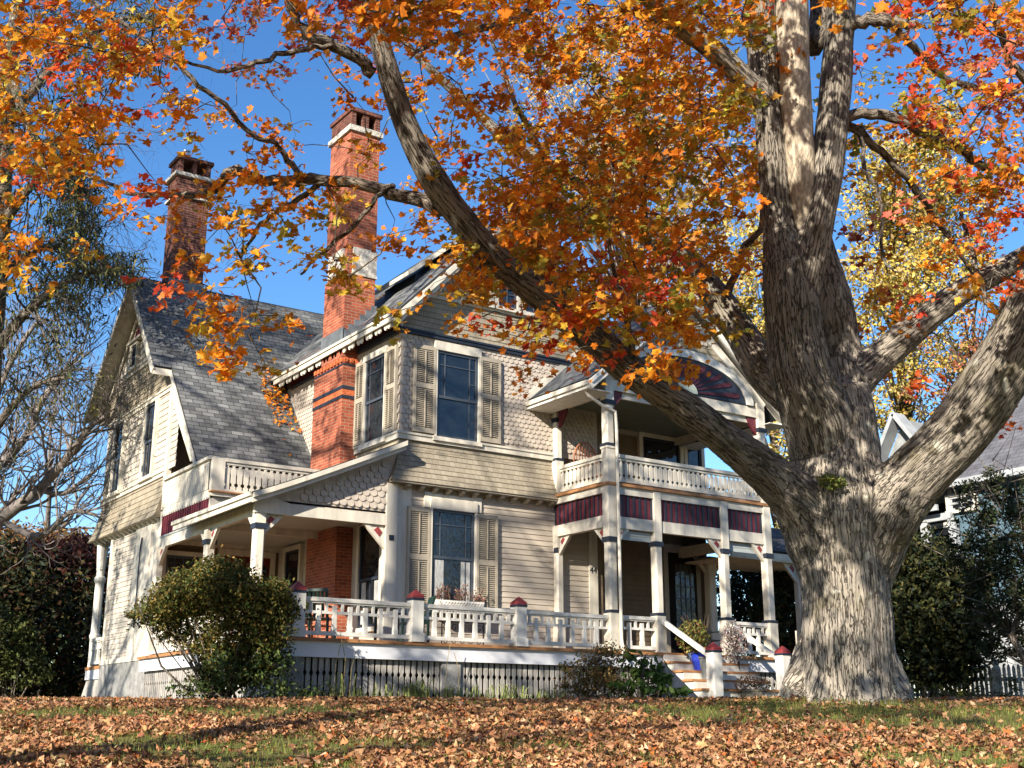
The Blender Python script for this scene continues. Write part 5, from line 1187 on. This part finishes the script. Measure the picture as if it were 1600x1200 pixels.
crown_tree('tan_tree', 'tall pale tan tree with thin leaves rising behind the house roof', 1000, 46, 50, [(960,120,0,3,3,2.2),(1080,180,1,3,3,2.4),(1000,300,0,3,3,2.2),(1130,330,-1,2.4,2.4,2.2),(900,260,1,2.4,2.4,2),(1080,430,0,2.6,2.6,2),(860,120,1,2,2,1.8)], [(.50,.31,.11), (.42,.25,.08), (.55,.38,.16)], .18, 9000, .35, TWIGGREY, tw=160)
crown_tree('bare_tree', 'dark rust coloured tree standing by the far right behind the neighbouring roof', 1560, 40, 200, [(1560,560,0,2,2,1.6),(1500,520,0,1.6,1.6,1.4),(1590,470,0,1.6,1.6,1.6),(1470,640,0,1.3,1.3,1.1)], [(.30,.08,.05), (.36,.14,.06), (.40,.24,.08)], .15, 1500, .22, tw=120)
POD = np.array([(0,0),(.10,.3),(.09,.7),(0,1),(-.10,.3),(-.09,.7)])
LOC = [(.085,.085,.04), (.05,.055,.03), (.13,.12,.05), (.20,.17,.06), (.035,.035,.025)]
bt = thing('bare_tree', 'leafless grey tree spreading pale limbs low beside the left wing', 'tree', tuple(gpt(-110, 1080, 33)))
bl_ = [limb(l) for l in ([(-110,1100,20,33),(-100,950,17,33),(-60,860,14,33),(0,812,11,33),(60,765,8.5,32.7),(105,715,7,32.4),(140,668,5,32.2),(165,650,3,32)],
  [(-100,950,12,33),(-70,800,10,33.3),(-20,745,9,33.5),(35,690,6,33.6),(70,620,4.5,33.6),(120,560,3,33.7)], [(0,812,6,33),(60,838,5,32.6),(110,800,4,32.4),(150,805,2.5,32.2)], [(-20,745,6,33.5),(-10,640,5,33.6),(20,560,4,33.7),(60,500,2.5,33.8)], [(60,765,4.5,32.7),(100,770,3.5,32.5),(150,735,2.5,32.3)])]
sub = []
for P, R in bl_:
    for i in range(3, len(P)):
        for _ in range(2):
            d_ = P[i] - P[i-1]; d_ = d_ / np.linalg.norm(d_) + rng.normal(0, .6, 3); d_ /= np.linalg.norm(d_)
            grow(P[i], d_, rnd.uniform(.8, 1.7), max(.012, R[i] * .35), 2, sub, .5, .08, 3)
branch_mesh('trunk', bl_, TWIGGREY, bt, 8); branch_mesh('branches', sub, TWIGGREY, bt, 4)
t = tree('bare_tree', 'leafless grey tree with fine upright twigs behind the dark evergreens', gpt(60, 1080, 44), 4.5, .2, dir_=(.15, 0, 1), lev=5, kids=3, spread=.5, up=.1, m=TWIGGREY, start=at(60, 880, 44), n0=2)
lt = thing('locust_tree', 'tall feathery dark green locust tree with hanging pods beside the left wing', 'tree', tuple(gpt(-40, 1085, 31)))
ll = [limb(l) for l in ([(-40,1100,26,31),(-30,800,22,31),(-15,560,18,31),(0,360,16,31),(8,200,14,31),(20,60,11,31),(45,-80,7,31)],
  [(0,360,9,31),(40,300,7,30.6),(80,270,5,30.3),(120,285,3,30),(150,320,1.5,30)], [(8,200,9,31),(60,130,7,31.3),(120,70,6,31.5),(190,30,4,31.7),(260,30,2,32)],
  [(-15,560,10,31),(30,500,8,30.5),(80,455,6,30.2),(140,425,4,30),(205,418,2,29.8)], [(4,260,8,31),(-60,200,6,31),(-160,170,4,31)], [(-5,440,8,31),(40,400,6,31.4),(80,385,4.5,31.6),(125,400,2.5,31.8)],
  [(-25,700,8,31),(15,640,6,30.5),(60,600,4,30.2),(110,590,2,30)], [(15,110,8,31),(50,210,6,30.4),(90,220,4,30),(150,200,2,29.8)], [(-20,620,8,31),(-80,560,6,30.5),(-170,540,3,30)])]
sub = []; tips = []
for P, R in ll[1:]:
    for i in range(4, len(P)):
        for _ in range(3):
            d_ = P[i] - P[i-1]; d_ = d_ / np.linalg.norm(d_) + rng.normal(0, .75, 3); d_ /= np.linalg.norm(d_)
            grow(P[i], d_, rnd.uniform(.7, 1.6), max(.010, R[i] * .3), 2, sub, .55, -.10, 3, tips)
branch_mesh('trunk', ll, LIMBBARK, lt, 9); branch_mesh('branches', sub, LIMBBARK, lt, 4)
LOC = [(.075,.085,.035), (.045,.055,.025), (.12,.12,.045), (.18,.17,.05), (.03,.03,.022)]
T_ = np.array(tips); hi = T_[:, 2]; wt = np.clip((hi - 4.0) / 5, .12, 1); wt /= wt.sum(); k = 15000; i = rng.choice(len(T_), k, p=wt)
C = T_[i] + rng.normal(0, 1, (k, 3)) * np.array((.24, .24, .15)); C[:, 2] -= np.abs(rng.normal(0, .12, k)); D_ = rng.normal(0, .35, (k, 3)); D_[:, 2] -= .8
POD = np.array([(0,0),(.10,.3),(.09,.7),(0,1),(-.10,.3),(-.09,.7)])
pq = np.array([prj(c)[:2] for c in C]); kp = (pq[:, 0] < 150 + rng.normal(0, 18, k)) | ((pq[:, 0] < 215 + rng.normal(0, 15, k)) & (pq[:, 1] > 395) & (pq[:, 1] < 450)) | ((pq[:, 1] < 120) & (pq[:, 0] < 260)); C = C[kp]; D_ = D_[kp]; k = len(C)
o = leaves('crown', C, rnd_dirs(k), rng.uniform(.6, 1.3, k) * .20, pal(LOC, k, [4, 4, 3, 1.5, 3]), FOL, lt, POD, OVAL_F, dirs=D_); o['kind'] = 'stuff'
DKG = [(.022,.034,.014), (.014,.022,.010), (.035,.042,.016), (.05,.05,.018)]
def shrub(name, label, px, d, blobs, cols, size, n, m=FOL, cat='shrub', T=OVAL_T, F=OVAL_F, stems=14, shell=.35):
    b = gpt(px, 1095, d); t = thing(name, label, cat, tuple(b)); C = []; out = []
    tot = sum(bl[3] * bl[4] * bl[5] for bl in blobs)
    for x, y, dd, rx, ry, rz in blobs:
        c = at(x, y, d + dd); k = int(n * rx * ry * rz / tot); dr = rnd_dirs(k); rr = (shell + (1 - shell) * rng.random((k, 1))) ** .45 * (1 + .22 * np.sin(dr[:, :1] * 9 + x) * np.cos(dr[:, 1:2] * 8 + y))
        nc = max(4, k // 40); cc = rnd_dirs(nc) * (.45 + .75 * rng.random((nc, 1))); ii = rng.integers(0, nc, k // 2); q_ = c + dr * rr * np.array((rx, ry, rz)) + rng.normal(0, .04 + .06 * min(rx, 2), (k, 3))
        q_[:k // 2] = c + (cc[ii] + rng.normal(0, .13, (k // 2, 3))) * np.array((rx, ry, rz)); C.append(q_)
        for _ in range(max(2, stems // len(blobs))):
            e = c + rng.normal(0, .5, 3) * np.array((rx, ry, rz)); q = b + np.array((rnd.gauss(0, .15), rnd.gauss(0, .15), 0)); mid = (q + e) / 2 + rng.normal(0, .10, 3); mid[:2] = q[:2] * .6 + e[:2] * .4 if rnd.random() < .6 else mid[:2]
            r0 = rnd.uniform(.012, .028); out.append(([q, mid, e], [r0, r0 * .8, .004]))
    branch_mesh('stem', out, LIMBBARK, t, 5)
    C = np.concatenate(C); k = len(C); C[:, 2] = np.maximum(C[:, 2], ground(C[:, 0], C[:, 1]) + .02)
    o = leaves('foliage', C, rnd_dirs(k, .6), rng.uniform(.7, 1.3, k) * size, pal(cols, k), FOL, t, T, F); o['kind'] = 'stuff'; return t
shrub('evergreen_bush', 'dark evergreen thicket filling the lower left edge of the lawn', 20, 37, [(20,1000,0,2.4,2.2,2.0),(95,1010,1,1.9,1.8,1.9),(-60,960,0,2.4,2.4,2.4),(60,930,2,1.8,1.8,1.4),(110,1060,0,1.2,1.2,.9),(10,900,1,1.5,1.5,1.0)], DKG + [(.09,.07,.02), (.075,.032,.016)], .19, 22000, cat='bush')
shrub('copper_bush', 'dark copper leaved bush behind the back porch post at the left', 120, 40, [(110,900,0,1.6,1.6,1.3),(140,940,0,1.2,1.2,1.3),(80,880,1,1.3,1.3,.7)], [(.045,.014,.012), (.07,.022,.016), (.03,.012,.01)], .18, 8000, cat='bush')
shrub('rust_bush', 'brownish autumn bush glowing at the top of the left thicket', 40, 42, [(40,860,0,2.2,2,.7),(95,850,0,1.2,1.2,.5)], [(.22,.10,.035), (.14,.09,.03), (.28,.16,.06)], .16, 5000, cat='bush')
shrub('evergreen_bush', 'lighter yellow-green bush at the lower left corner in front of the dark thicket', 15, 34.5, [(5,1000,0,.9,.8,.8),(40,1040,0,.7,.7,.6),(-30,1040,0,.9,.9,.7)], [(.07,.085,.02), (.10,.11,.03), (.04,.05,.015)], .13, 3800, cat='bush')
BU = [(.10,.095,.022), (.065,.075,.018), (.13,.10,.025), (.05,.075,.018), (.19,.13,.03)]
shrub('rounded_shrub', 'wide olive brown shrub with bare lower stems in front of the left porch', 335, 20.2, [(330,930,0,.85,.7,.30),(270,950,0,.55,.5,.26),(400,935,0,.55,.55,.32),(345,895,.1,.55,.5,.22),(300,915,0,.5,.45,.25),(410,985,0,.42,.5,.40),(230,962,0,.35,.35,.16),(370,965,-.1,.6,.5,.30),(400,1030,.1,.5,.4,.38),(345,1020,.1,.42,.4,.30),(430,950,.2,.4,.4,.4),(300,1000,.15,.34,.3,.24),(335,1050,.1,.4,.3,.2),(270,985,.1,.3,.3,.2)], BU, .064, 38000, stems=44, shell=.1)
shrub('ground_shrub', 'leafy green undergrowth at the foot of the wide olive shrub', 380, 20.0, [(370,1050,0,.6,.4,.3),(300,1080,-.1,.5,.3,.14),(420,1040,0,.4,.4,.4),(450,1080,0,.7,.3,.12)], [(.04,.06,.018), (.06,.09,.02), (.02,.035,.012), (.10,.12,.03)], .07, 3000)
shrub('small_shrub', 'small bronze leaved shrub near the porch steps', 920, 21.2, [(920,1052,0,.42,.4,.34),(950,1040,0,.35,.35,.36),(890,1078,0,.3,.3,.14),(965,1075,0,.3,.3,.2)], [(.12,.085,.025), (.08,.08,.02), (.17,.09,.035), (.20,.13,.05)], .055, 3600, stems=24)
shrub('leafy_plant', 'bright green big-leaved plant between small shrub and steps', 1010, 21.0, [(1000,1040,0,.30,.3,.22),(1020,1062,0,.4,.3,.2),(1045,1080,0,.3,.3,.10),(985,1075,0,.4,.3,.14)], [(.075,.13,.025), (.05,.10,.02), (.10,.15,.035)], .15, 460, stems=20)
shrub('evergreen_bush', 'dark yew hedge rising between the maple trunk and blue house', 1440, 25.5, [(1430,930,0,.95,.9,.9),(1490,960,0,.9,.9,.95),(1410,1010,-.3,.7,.8,.75),(1470,1030,0,.9,.8,.6),(1440,870,.2,.6,.6,.5),(1500,900,.3,.6,.6,.5),(1400,900,0,.4,.5,.6)], DKG + [(.06,.065,.02), (.11,.10,.03)], .12, 22000, cat='hedge')
shrub('evergreen_bush', 'dense dark shrub behind the left edge of the maple trunk', 1228, 32, [(1225,960,0,.9,.8,1.4),(1245,1040,0,.8,.8,1.),(1270,930,1,.9,.8,1.2),(1215,900,1,.6,.6,.7),(1180,940,4,1.2,.8,1.4)], DKG, .17, 12000, cat='hedge')
crown_tree('slender_tree', 'loose dark green sapling in front of the blue wall at the right edge', 1585, 23, 780, [(1560,840,0,.6,.6,.6),(1590,800,0,.6,.6,.5),(1580,910,0,.8,.7,.7),(1530,890,.4,.5,.5,.5),(1600,980,0,.6,.6,.7),(1520,800,.5,.4,.4,.5),(1545,960,0,.5,.5,.4),(1530,760,.3,.5,.5,.4),(1575,760,.3,.5,.5,.4),(1500,850,.3,.45,.4,.4),(1560,1010,.2,.5,.5,.4)], [(.035,.05,.02), (.022,.032,.014), (.07,.07,.025)], .08, 11000, .06, tw=150)
# woods closing the view behind the lot
C = []
for k in range(70):
    lat = -60 + k * 1.9 + rnd.uniform(-.8, .8); s_ = 64 + rnd.uniform(-6, 8); x = CAM[0] + HF[0] * s_ + HF[1] * lat; y = CAM[1] + HF[1] * s_ - HF[0] * lat
    h = rnd.uniform(1.4, 3.0); d_ = rnd_dirs(260); C.append(np.array((x, y, -1.1 + h * .7)) + d_ * (rng.random((260, 1)) ** .4) * np.array((2.0, 2.0, h)))
C = np.concatenate(C); C = C[C[:, 2] > -1.2]; k = len(C)
o = leaves('distant_woods', C, rnd_dirs(k, .5), rng.uniform(.35, .7, k), pal([(.05,.05,.02), (.09,.065,.025), (.03,.04,.015), (.14,.09,.03)], k), FOL, None, OVAL_T, OVAL_F); o['kind'] = 'stuff'
# two sparse trees beyond the left edge of the view, whose shadows dapple the house and lawn
def sparse_tree(label, base, h, n, lean, leaf=.12):
    b = np.array((base[0], base[1], float(ground(*base)) - .1)); t = thing('maple_tree', label, 'tree', tuple(b)); out = []; tips = []
    for k in range(9):
        z = h * (.30 + .07 * k); p = b + np.array((rnd.gauss(0, .15), rnd.gauss(0, .15), z)); a = k * 2.4
        grow(p, (cos(a), sin(a), .45), h * .26 * rnd.uniform(.8, 1.2), .10, 3, out, .55, .05, 3, tips)
    stem = [b + np.array((lean * (z / h) ** 2 + rnd.gauss(0, .1), rnd.gauss(0, .1), z)) for z in np.linspace(0, h, 9)]
    out.append((stem, [.36 * (1 - .85 * i / 8) for i in range(9)]))
    branch_mesh('trunk', out, LIMBBARK, t, 5); T_ = np.array(tips); i = rng.integers(0, len(T_), n); C = T_[i] + rng.normal(0, .22, (n, 3))
    o = leaves('crown', C, rnd_dirs(n, .5), rng.uniform(.7, 1.3, n) * leaf, pal(ORANGE + RUST, n), LEAF, t); o['kind'] = 'stuff'
sparse_tree('half bare maple standing beyond the left side of the lawn', (-17.5, -9.5), 22, 15000, .5)
sparse_tree('half bare maple standing beyond the left wing of the house', (-21.5, .5), 23, 12000, -.5)
sparse_tree('nearly bare maple standing on the street side of the lawn', (-19.5, -17.0), 15, 900, .3)
C = []
for k in range(46):
    x = -45 + k * 2.6 + rnd.uniform(-1, 1); y = -58 + rnd.uniform(-6, 6); h = rnd.uniform(6, 12); d_ = rnd_dirs(220)
    C.append(np.array((x, y, -3.3 + h * rnd.uniform(.8, 1.25))) + d_ * (rng.random((220, 1)) ** .4) * np.array((3.2, 2.5, h)))
C = np.concatenate(C); C = C[C[:, 2] > -3.3]; k = len(C)
o = leaves('street_woods', C, rnd_dirs(k, .5), rng.uniform(.5, 1.0, k), pal([(.10,.07,.03), (.16,.09,.03), (.05,.05,.02), (.30,.14,.03)], k), FOL, None, OVAL_T, OVAL_F); o['kind'] = 'stuff'
# leaves caught on the roof where the eave meets the wing
k = 260; y = rng.normal(5.6, .45, k); x = rng.uniform(-.75, -.1, k) ; C = np.stack([x, y, zf(y) + .04 + rng.random(k) * .06], 1)
o = leaves('roof_leaves', C, rng.normal(0, .5, (k, 3)) + np.array((0, -.7, .7)), rng.uniform(.06, .11, k), pal(ORANGE + RUST, k), DRY, None, STAR_T, STAR_F); o['kind'] = 'stuff'
# grass tufts along the lattice
tg = thing('grass_clump', 'long pale green day-lily leaves growing along the porch lattice', 'plants', tuple(gpt(620, 1090, 21)))
C, Dn = [], []
mb = MB()
for px, k, hh in ((560,26,.35),(600,20,.4),(640,55,.45),(655,40,.5),(700,40,.42),(735,30,.35),(510,30,.3),(470,20,.25),(790,45,.45),(810,30,.4),(850,30,.35),(875,20,.35),(530,20,.6),(760,14,.3)):
    c = onY(px, 1090, -2.2); c[2] = float(ground(c[0], c[1]))
    for _ in range(k):
        b = c + np.array((rnd.gauss(0, .13), rnd.gauss(0, .08), -.03)); a = rnd.uniform(0, 6.28); h = hh * rnd.uniform(.6, 1.25); l = h * rnd.uniform(.2, .9); w_ = rnd.uniform(.006, .012)
        e = b + np.array((cos(a) * l, sin(a) * l, h * rnd.uniform(.4, 1))); m_ = b + np.array((cos(a) * l * .35, sin(a) * l * .35, h * .75)); s_ = np.array((-sin(a), cos(a), 0)) * w_
        mb.face([b - s_, b + s_, m_ + s_, m_ - s_]); mb.face([m_ - s_, m_ + s_, e])
mb.build('blades', mat('daylily_green', (.20, .23, .07), .6, .3, .3, 4), tg)
for i, (px, hh) in enumerate(((520,.9),(535,1.1),(695,1.0),(715,.8),(545,.8))):
    c = onY(px, 1090, -2.25); MBs = MB(); MBs.tube([c + (0, 0, -.1), c + np.array((.03, 0, hh * .6)), c + np.array((.10 * (-1) ** i, -.02, hh))], .006, 4); MBs.build('seed_stalk', mat('straw_%s' % 'stalk', (.30, .24, .12), .8, .2, .2) if i == 0 else MATS['straw_stalk'], tg)

# ------------------------------------------------------------------ neighbour's house and fence
NB = at(1550, 850, 34); XN = NB[0]
yf = onX(1490, 850, XN)[1]; yn = onX(1640, 850, XN)[1]
nh = thing('blue_house', 'light blue neighbouring house with white trim and grey roof at the right edge', 'house', (XN, (yf + yn) / 2, -1.1)); NP = plane('L', XN)
ez = onX(1560, 745, XN)[2]; gz_ = onX(1540, 945, XN)[2]
def nbuild(mb, n, m): return mb.build(n, m, nh)
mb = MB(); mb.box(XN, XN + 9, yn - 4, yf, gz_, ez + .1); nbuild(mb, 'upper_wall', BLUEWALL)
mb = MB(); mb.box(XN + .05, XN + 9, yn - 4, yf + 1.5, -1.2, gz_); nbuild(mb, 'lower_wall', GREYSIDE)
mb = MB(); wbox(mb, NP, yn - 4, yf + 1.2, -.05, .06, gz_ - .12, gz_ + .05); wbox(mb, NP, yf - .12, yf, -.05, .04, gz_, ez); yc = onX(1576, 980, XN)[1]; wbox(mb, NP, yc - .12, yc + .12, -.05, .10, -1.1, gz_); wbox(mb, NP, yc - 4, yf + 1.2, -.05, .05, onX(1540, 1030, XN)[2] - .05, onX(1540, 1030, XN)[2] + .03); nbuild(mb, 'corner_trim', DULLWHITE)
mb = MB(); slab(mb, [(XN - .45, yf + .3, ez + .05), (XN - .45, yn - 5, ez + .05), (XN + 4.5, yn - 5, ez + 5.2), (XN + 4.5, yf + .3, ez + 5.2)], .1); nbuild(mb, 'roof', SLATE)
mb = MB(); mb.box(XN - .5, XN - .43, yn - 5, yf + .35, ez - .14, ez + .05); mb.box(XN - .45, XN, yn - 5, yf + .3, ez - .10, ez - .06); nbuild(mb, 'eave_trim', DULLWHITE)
# flared corner porch beyond
yp = onX(1440, 810, XN)[1]; zp = onX(1465, 805, XN)[2]
mb = MB()
pr = [(0, ez + 1.2), (.15, ez + .4), (.0, ez), (-.35, zp + .35), (-.8, zp + .15)]
for (w0_, z0_), (w1_, z1_) in zip(pr, pr[1:]): mb.face([(XN - .2 + w0_ * .5, yf + .2, z0_), (XN - .2 + w1_ * .5, yf + .2, z1_), (XN - .2 + w1_ * .5, yp + .8, z1_), (XN - .2 + w0_ * .5, yp + .8, z0_)])
nbuild(mb, 'porch_roof', SLATE)
mb = MB(); mb.box(XN - .62, XN - .54, yf, yp + .9, zp + .03, zp + .2); mb.box(XN - .3, XN - .15, yf - .2, yp + .6, zp - .22, zp - .02)
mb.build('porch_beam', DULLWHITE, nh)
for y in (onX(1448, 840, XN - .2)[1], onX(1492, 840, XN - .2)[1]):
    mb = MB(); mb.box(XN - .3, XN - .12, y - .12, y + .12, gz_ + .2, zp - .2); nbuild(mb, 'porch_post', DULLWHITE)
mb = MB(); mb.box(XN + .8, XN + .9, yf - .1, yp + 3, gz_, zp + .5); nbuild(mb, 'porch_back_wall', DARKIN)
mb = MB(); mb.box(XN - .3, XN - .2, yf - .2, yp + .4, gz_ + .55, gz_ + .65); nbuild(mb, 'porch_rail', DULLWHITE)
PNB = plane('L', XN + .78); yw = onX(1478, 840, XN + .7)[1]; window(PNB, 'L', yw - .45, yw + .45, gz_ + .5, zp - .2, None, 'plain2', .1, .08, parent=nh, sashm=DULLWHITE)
yw = onX(1500, 780, XN)[1]; window(NP, 'L', yw - .5, yw + .35, ez - .75, ez - .35, None, 'grid', .08, .06, parent=nh, sashm=DULLWHITE, lights=(2, 1))
yw = onX(1492, 1000, XN)[1]; window(NP, 'L', yw - .4, yw + .4, -.6, onX(1492, 975, XN)[2], None, 'grid', .08, .06, parent=nh, sashm=DULLWHITE, lights=(2, 2))
# cross gable peeping over the limb
g = at(1412, 655, 38); mb = MB(); gp = [(g[0] + .0, g[1] + 1.6, g[2] - 2.6), (g[0], g[1], g[2]), (g[0], g[1] - 1.9, g[2] - 2.6)]
mb.prism(gp, (5, 0, 0)); nbuild(mb, 'cross_gable', GREYSIDE)
mb = MB(); mb.beam(np.array(gp[0]) + (-.3, .2, -.2), np.array(gp[1]) + (-.3, 0, .1), .5, .13); mb.beam(np.array(gp[2]) + (-.3, -.2, -.2), np.array(gp[1]) + (-.3, 0, .1), .5, .13); nbuild(mb, 'gable_trim', DULLWHITE)
fe = thing('picket_fence', 'weathered white picket fence between the maple and the neighbouring house', 'fence', tuple(gpt(1500, 1090, 25)))
a, b = at(1398, 1048, 27.5), at(1660, 1047, 23.5); L = np.linalg.norm((b - a)[:2]); dv = (b - a) / L; dv[2] = 0
PK = mat('weathered_white_paint', (.36, .355, .33), .8, .2, .35, 5)
n = int(L / .125); mb = MB(); nrm = np.array((-dv[1], dv[0], 0)) * .02
for i in range(n):
    c = a + dv * (i * .125); zt = c[2] + rnd.uniform(-.02, .02); zb_ = float(ground(c[0], c[1])) + .03; w2 = .036
    c0 = np.array((c[0], c[1], 0)); pts = [(-w2, zb_), (w2, zb_), (w2, zt - .08), (w2 * .6, zt - .03), (0, zt), (-w2 * .6, zt - .03), (-w2, zt - .08)]
    mb.prism([c0 + dv * u + np.array((0, 0, z)) for u, z in pts], nrm)
mb.build('pickets', PK, fe)
mb = MB()
for dz in (.18, .52): mb.beam(np.array((a[0], a[1], a[2] - dz)) + nrm * 2, np.array((b[0], b[1], b[2] - dz)) + nrm * 2, .04, .08)
mb.build('rail', PK, fe)
for px in (1464, 1566):
    t_ = (px - 1398) / 262; c = a + (b - a) * t_; mb = MB(); zb_ = float(ground(c[0], c[1])) - .1; q = .065
    mb.box(c[0] - q, c[0] + q, c[1] - q, c[1] + q, zb_, c[2] + .02); mb.lathe((c[0], c[1], c[2] + .02), [(.09, 0), (.09, .03), (.05, .05), (.075, .10), (.07, .15), (0, .22)], 10); mb.build('fence_post', PK, fe)
shrub('weed_clump', 'tangled weeds growing through the picket fence', 1520, 24.4, [(1500,1085,0,.7,.3,.25),(1560,1075,0,.5,.3,.3),(1450,1080,0,.5,.3,.2),(1600,1085,0,.5,.3,.25)], [(.07,.09,.02), (.14,.13,.03), (.04,.05,.015)], .06, 1100, cat='weeds')

# ------------------------------------------------------------------ lawn cover
def scatter(n, smin, smax, extra=1.25):
    s = smin + (smax - smin) * rng.random(n) ** 1.15; lat = (rng.random(n) - .5) * 2 * s * .5 * extra
    x = CAM[0] + HF[0] * s + HF[1] * lat; y = CAM[1] + HF[1] * s - HF[0] * lat; return x, y
def patch(x, y):
    return np.array([noise.noise(Vector((a * .55, b * .55, 3.1))) + .5 * noise.noise(Vector((a * 1.7, b * 1.7, 8.))) for a, b in zip(x, y)])
x, y = scatter(230000, 7.5, 30); inside = (x > -3.2) & (y > -2.0); pt = patch(x, y)
r2 = (x - TREE[0]) ** 2 + (y - TREE[1]) ** 2; lat = (x - CAM[0]) * HF[1] - (y - CAM[1]) * HF[0]; s_ = (x - CAM[0]) * HF[0] + (y - CAM[1]) * HF[1]
dens = np.clip(.47 + pt * 1.7, .06, 1); green = (np.exp(-r2 / 5.) * .9 + .75 * np.exp(-((lat - 4.6) ** 2 / 5 + (s_ - 13.5) ** 2 / 3)))
dens = dens * np.clip(1 - green, .07, 1); dens = dens * np.where(s_ > 23, .5, 1)
keep = (rng.random(len(x)) < dens) & ~inside & (r2 > .9); x, y = x[keep], y[keep]; n = len(x)
a_ = rng.uniform(0, 2 * pi, 420); r_ = .75 + np.abs(rng.normal(0, .45, 420)); x = np.concatenate([x, TREE[0] + r_ * np.cos(a_)]); y = np.concatenate([y, TREE[1] + r_ * np.sin(a_)]); n = len(x)
C = np.stack([x, y, ground(x, y) + rng.uniform(.015, .06, n)], 1); N = rng.normal(0, .8, (n, 3)); N[:, 2] = np.abs(N[:, 2]) + .8
o = leaves('fallen_leaves', C, N, rng.uniform(.030, .060, n) * np.exp(rng.normal(0, .22, n)), pal([(.39,.19,.085), (.44,.24,.12), (.32,.145,.07), (.50,.32,.18), (.22,.10,.05), (.46,.13,.035)], n, [4, 4, 3, 1.6, 2, .5]), DRY, None, STAR_T, STAR_F, fold=.42, curl=.6, jit=.14); o['kind'] = 'stuff'
x, y = scatter(110000, 7.5, 30); keep = ~((x > -3.2) & (y > -1.9)); x, y = x[keep], y[keep]; n = len(x)
C = np.stack([x, y, ground(x, y) + .02], 1); N = rng.normal(0, 1, (n, 3)); N[:, 2] *= .15; D_ = rng.normal(0, .35, (n, 3)); D_[:, 2] = 1
GT = np.array([(-.05,.3),(.05,.3),(0,1.1)]); o = leaves('grass', C, N, rng.uniform(.05, .10, n), pal([(.17,.19,.035), (.13,.17,.03), (.24,.22,.06), (.10,.14,.03)], n), FOL, None, GT, [(0,1,2)], 0, 0, dirs=D_); o['kind'] = 'stuff'
x = TREE[0] + rng.normal(0, 1.15, 5000); y = TREE[1] + rng.normal(0, 1.15, 5000); k = ((x - TREE[0]) ** 2 + (y - TREE[1]) ** 2) > .36; x, y = x[k], y[k]; n = len(x)
C = np.stack([x, y, ground(x, y) + .03], 1); N = rng.normal(0, 1, (n, 3)); N[:, 2] *= .15; D_ = rng.normal(0, .45, (n, 3)); D_[:, 2] = 1
o = leaves('long_grass', C, N, rng.uniform(.05, .11, n), pal([(.15,.16,.035), (.19,.18,.05), (.12,.14,.03)], n), FOL, None, GT, [(0,1,2)], 0, 0, dirs=D_); o['kind'] = 'stuff'

GROUPS = {'porch_chair': 'slatted chairs on the porch', 'flower_pot': 'plant pots on the porch and steps', 'evergreen_bush': 'dark evergreen bushes round the lot',
          'bare_tree': 'leafless background trees', 'yellow_tree': 'golden autumn trees beyond the house'}
for o in list(bpy.data.objects):
    if o.parent is None and o.name.split('.')[0] in GROUPS: o['group'] = GROUPS[o.name.split('.')[0]]
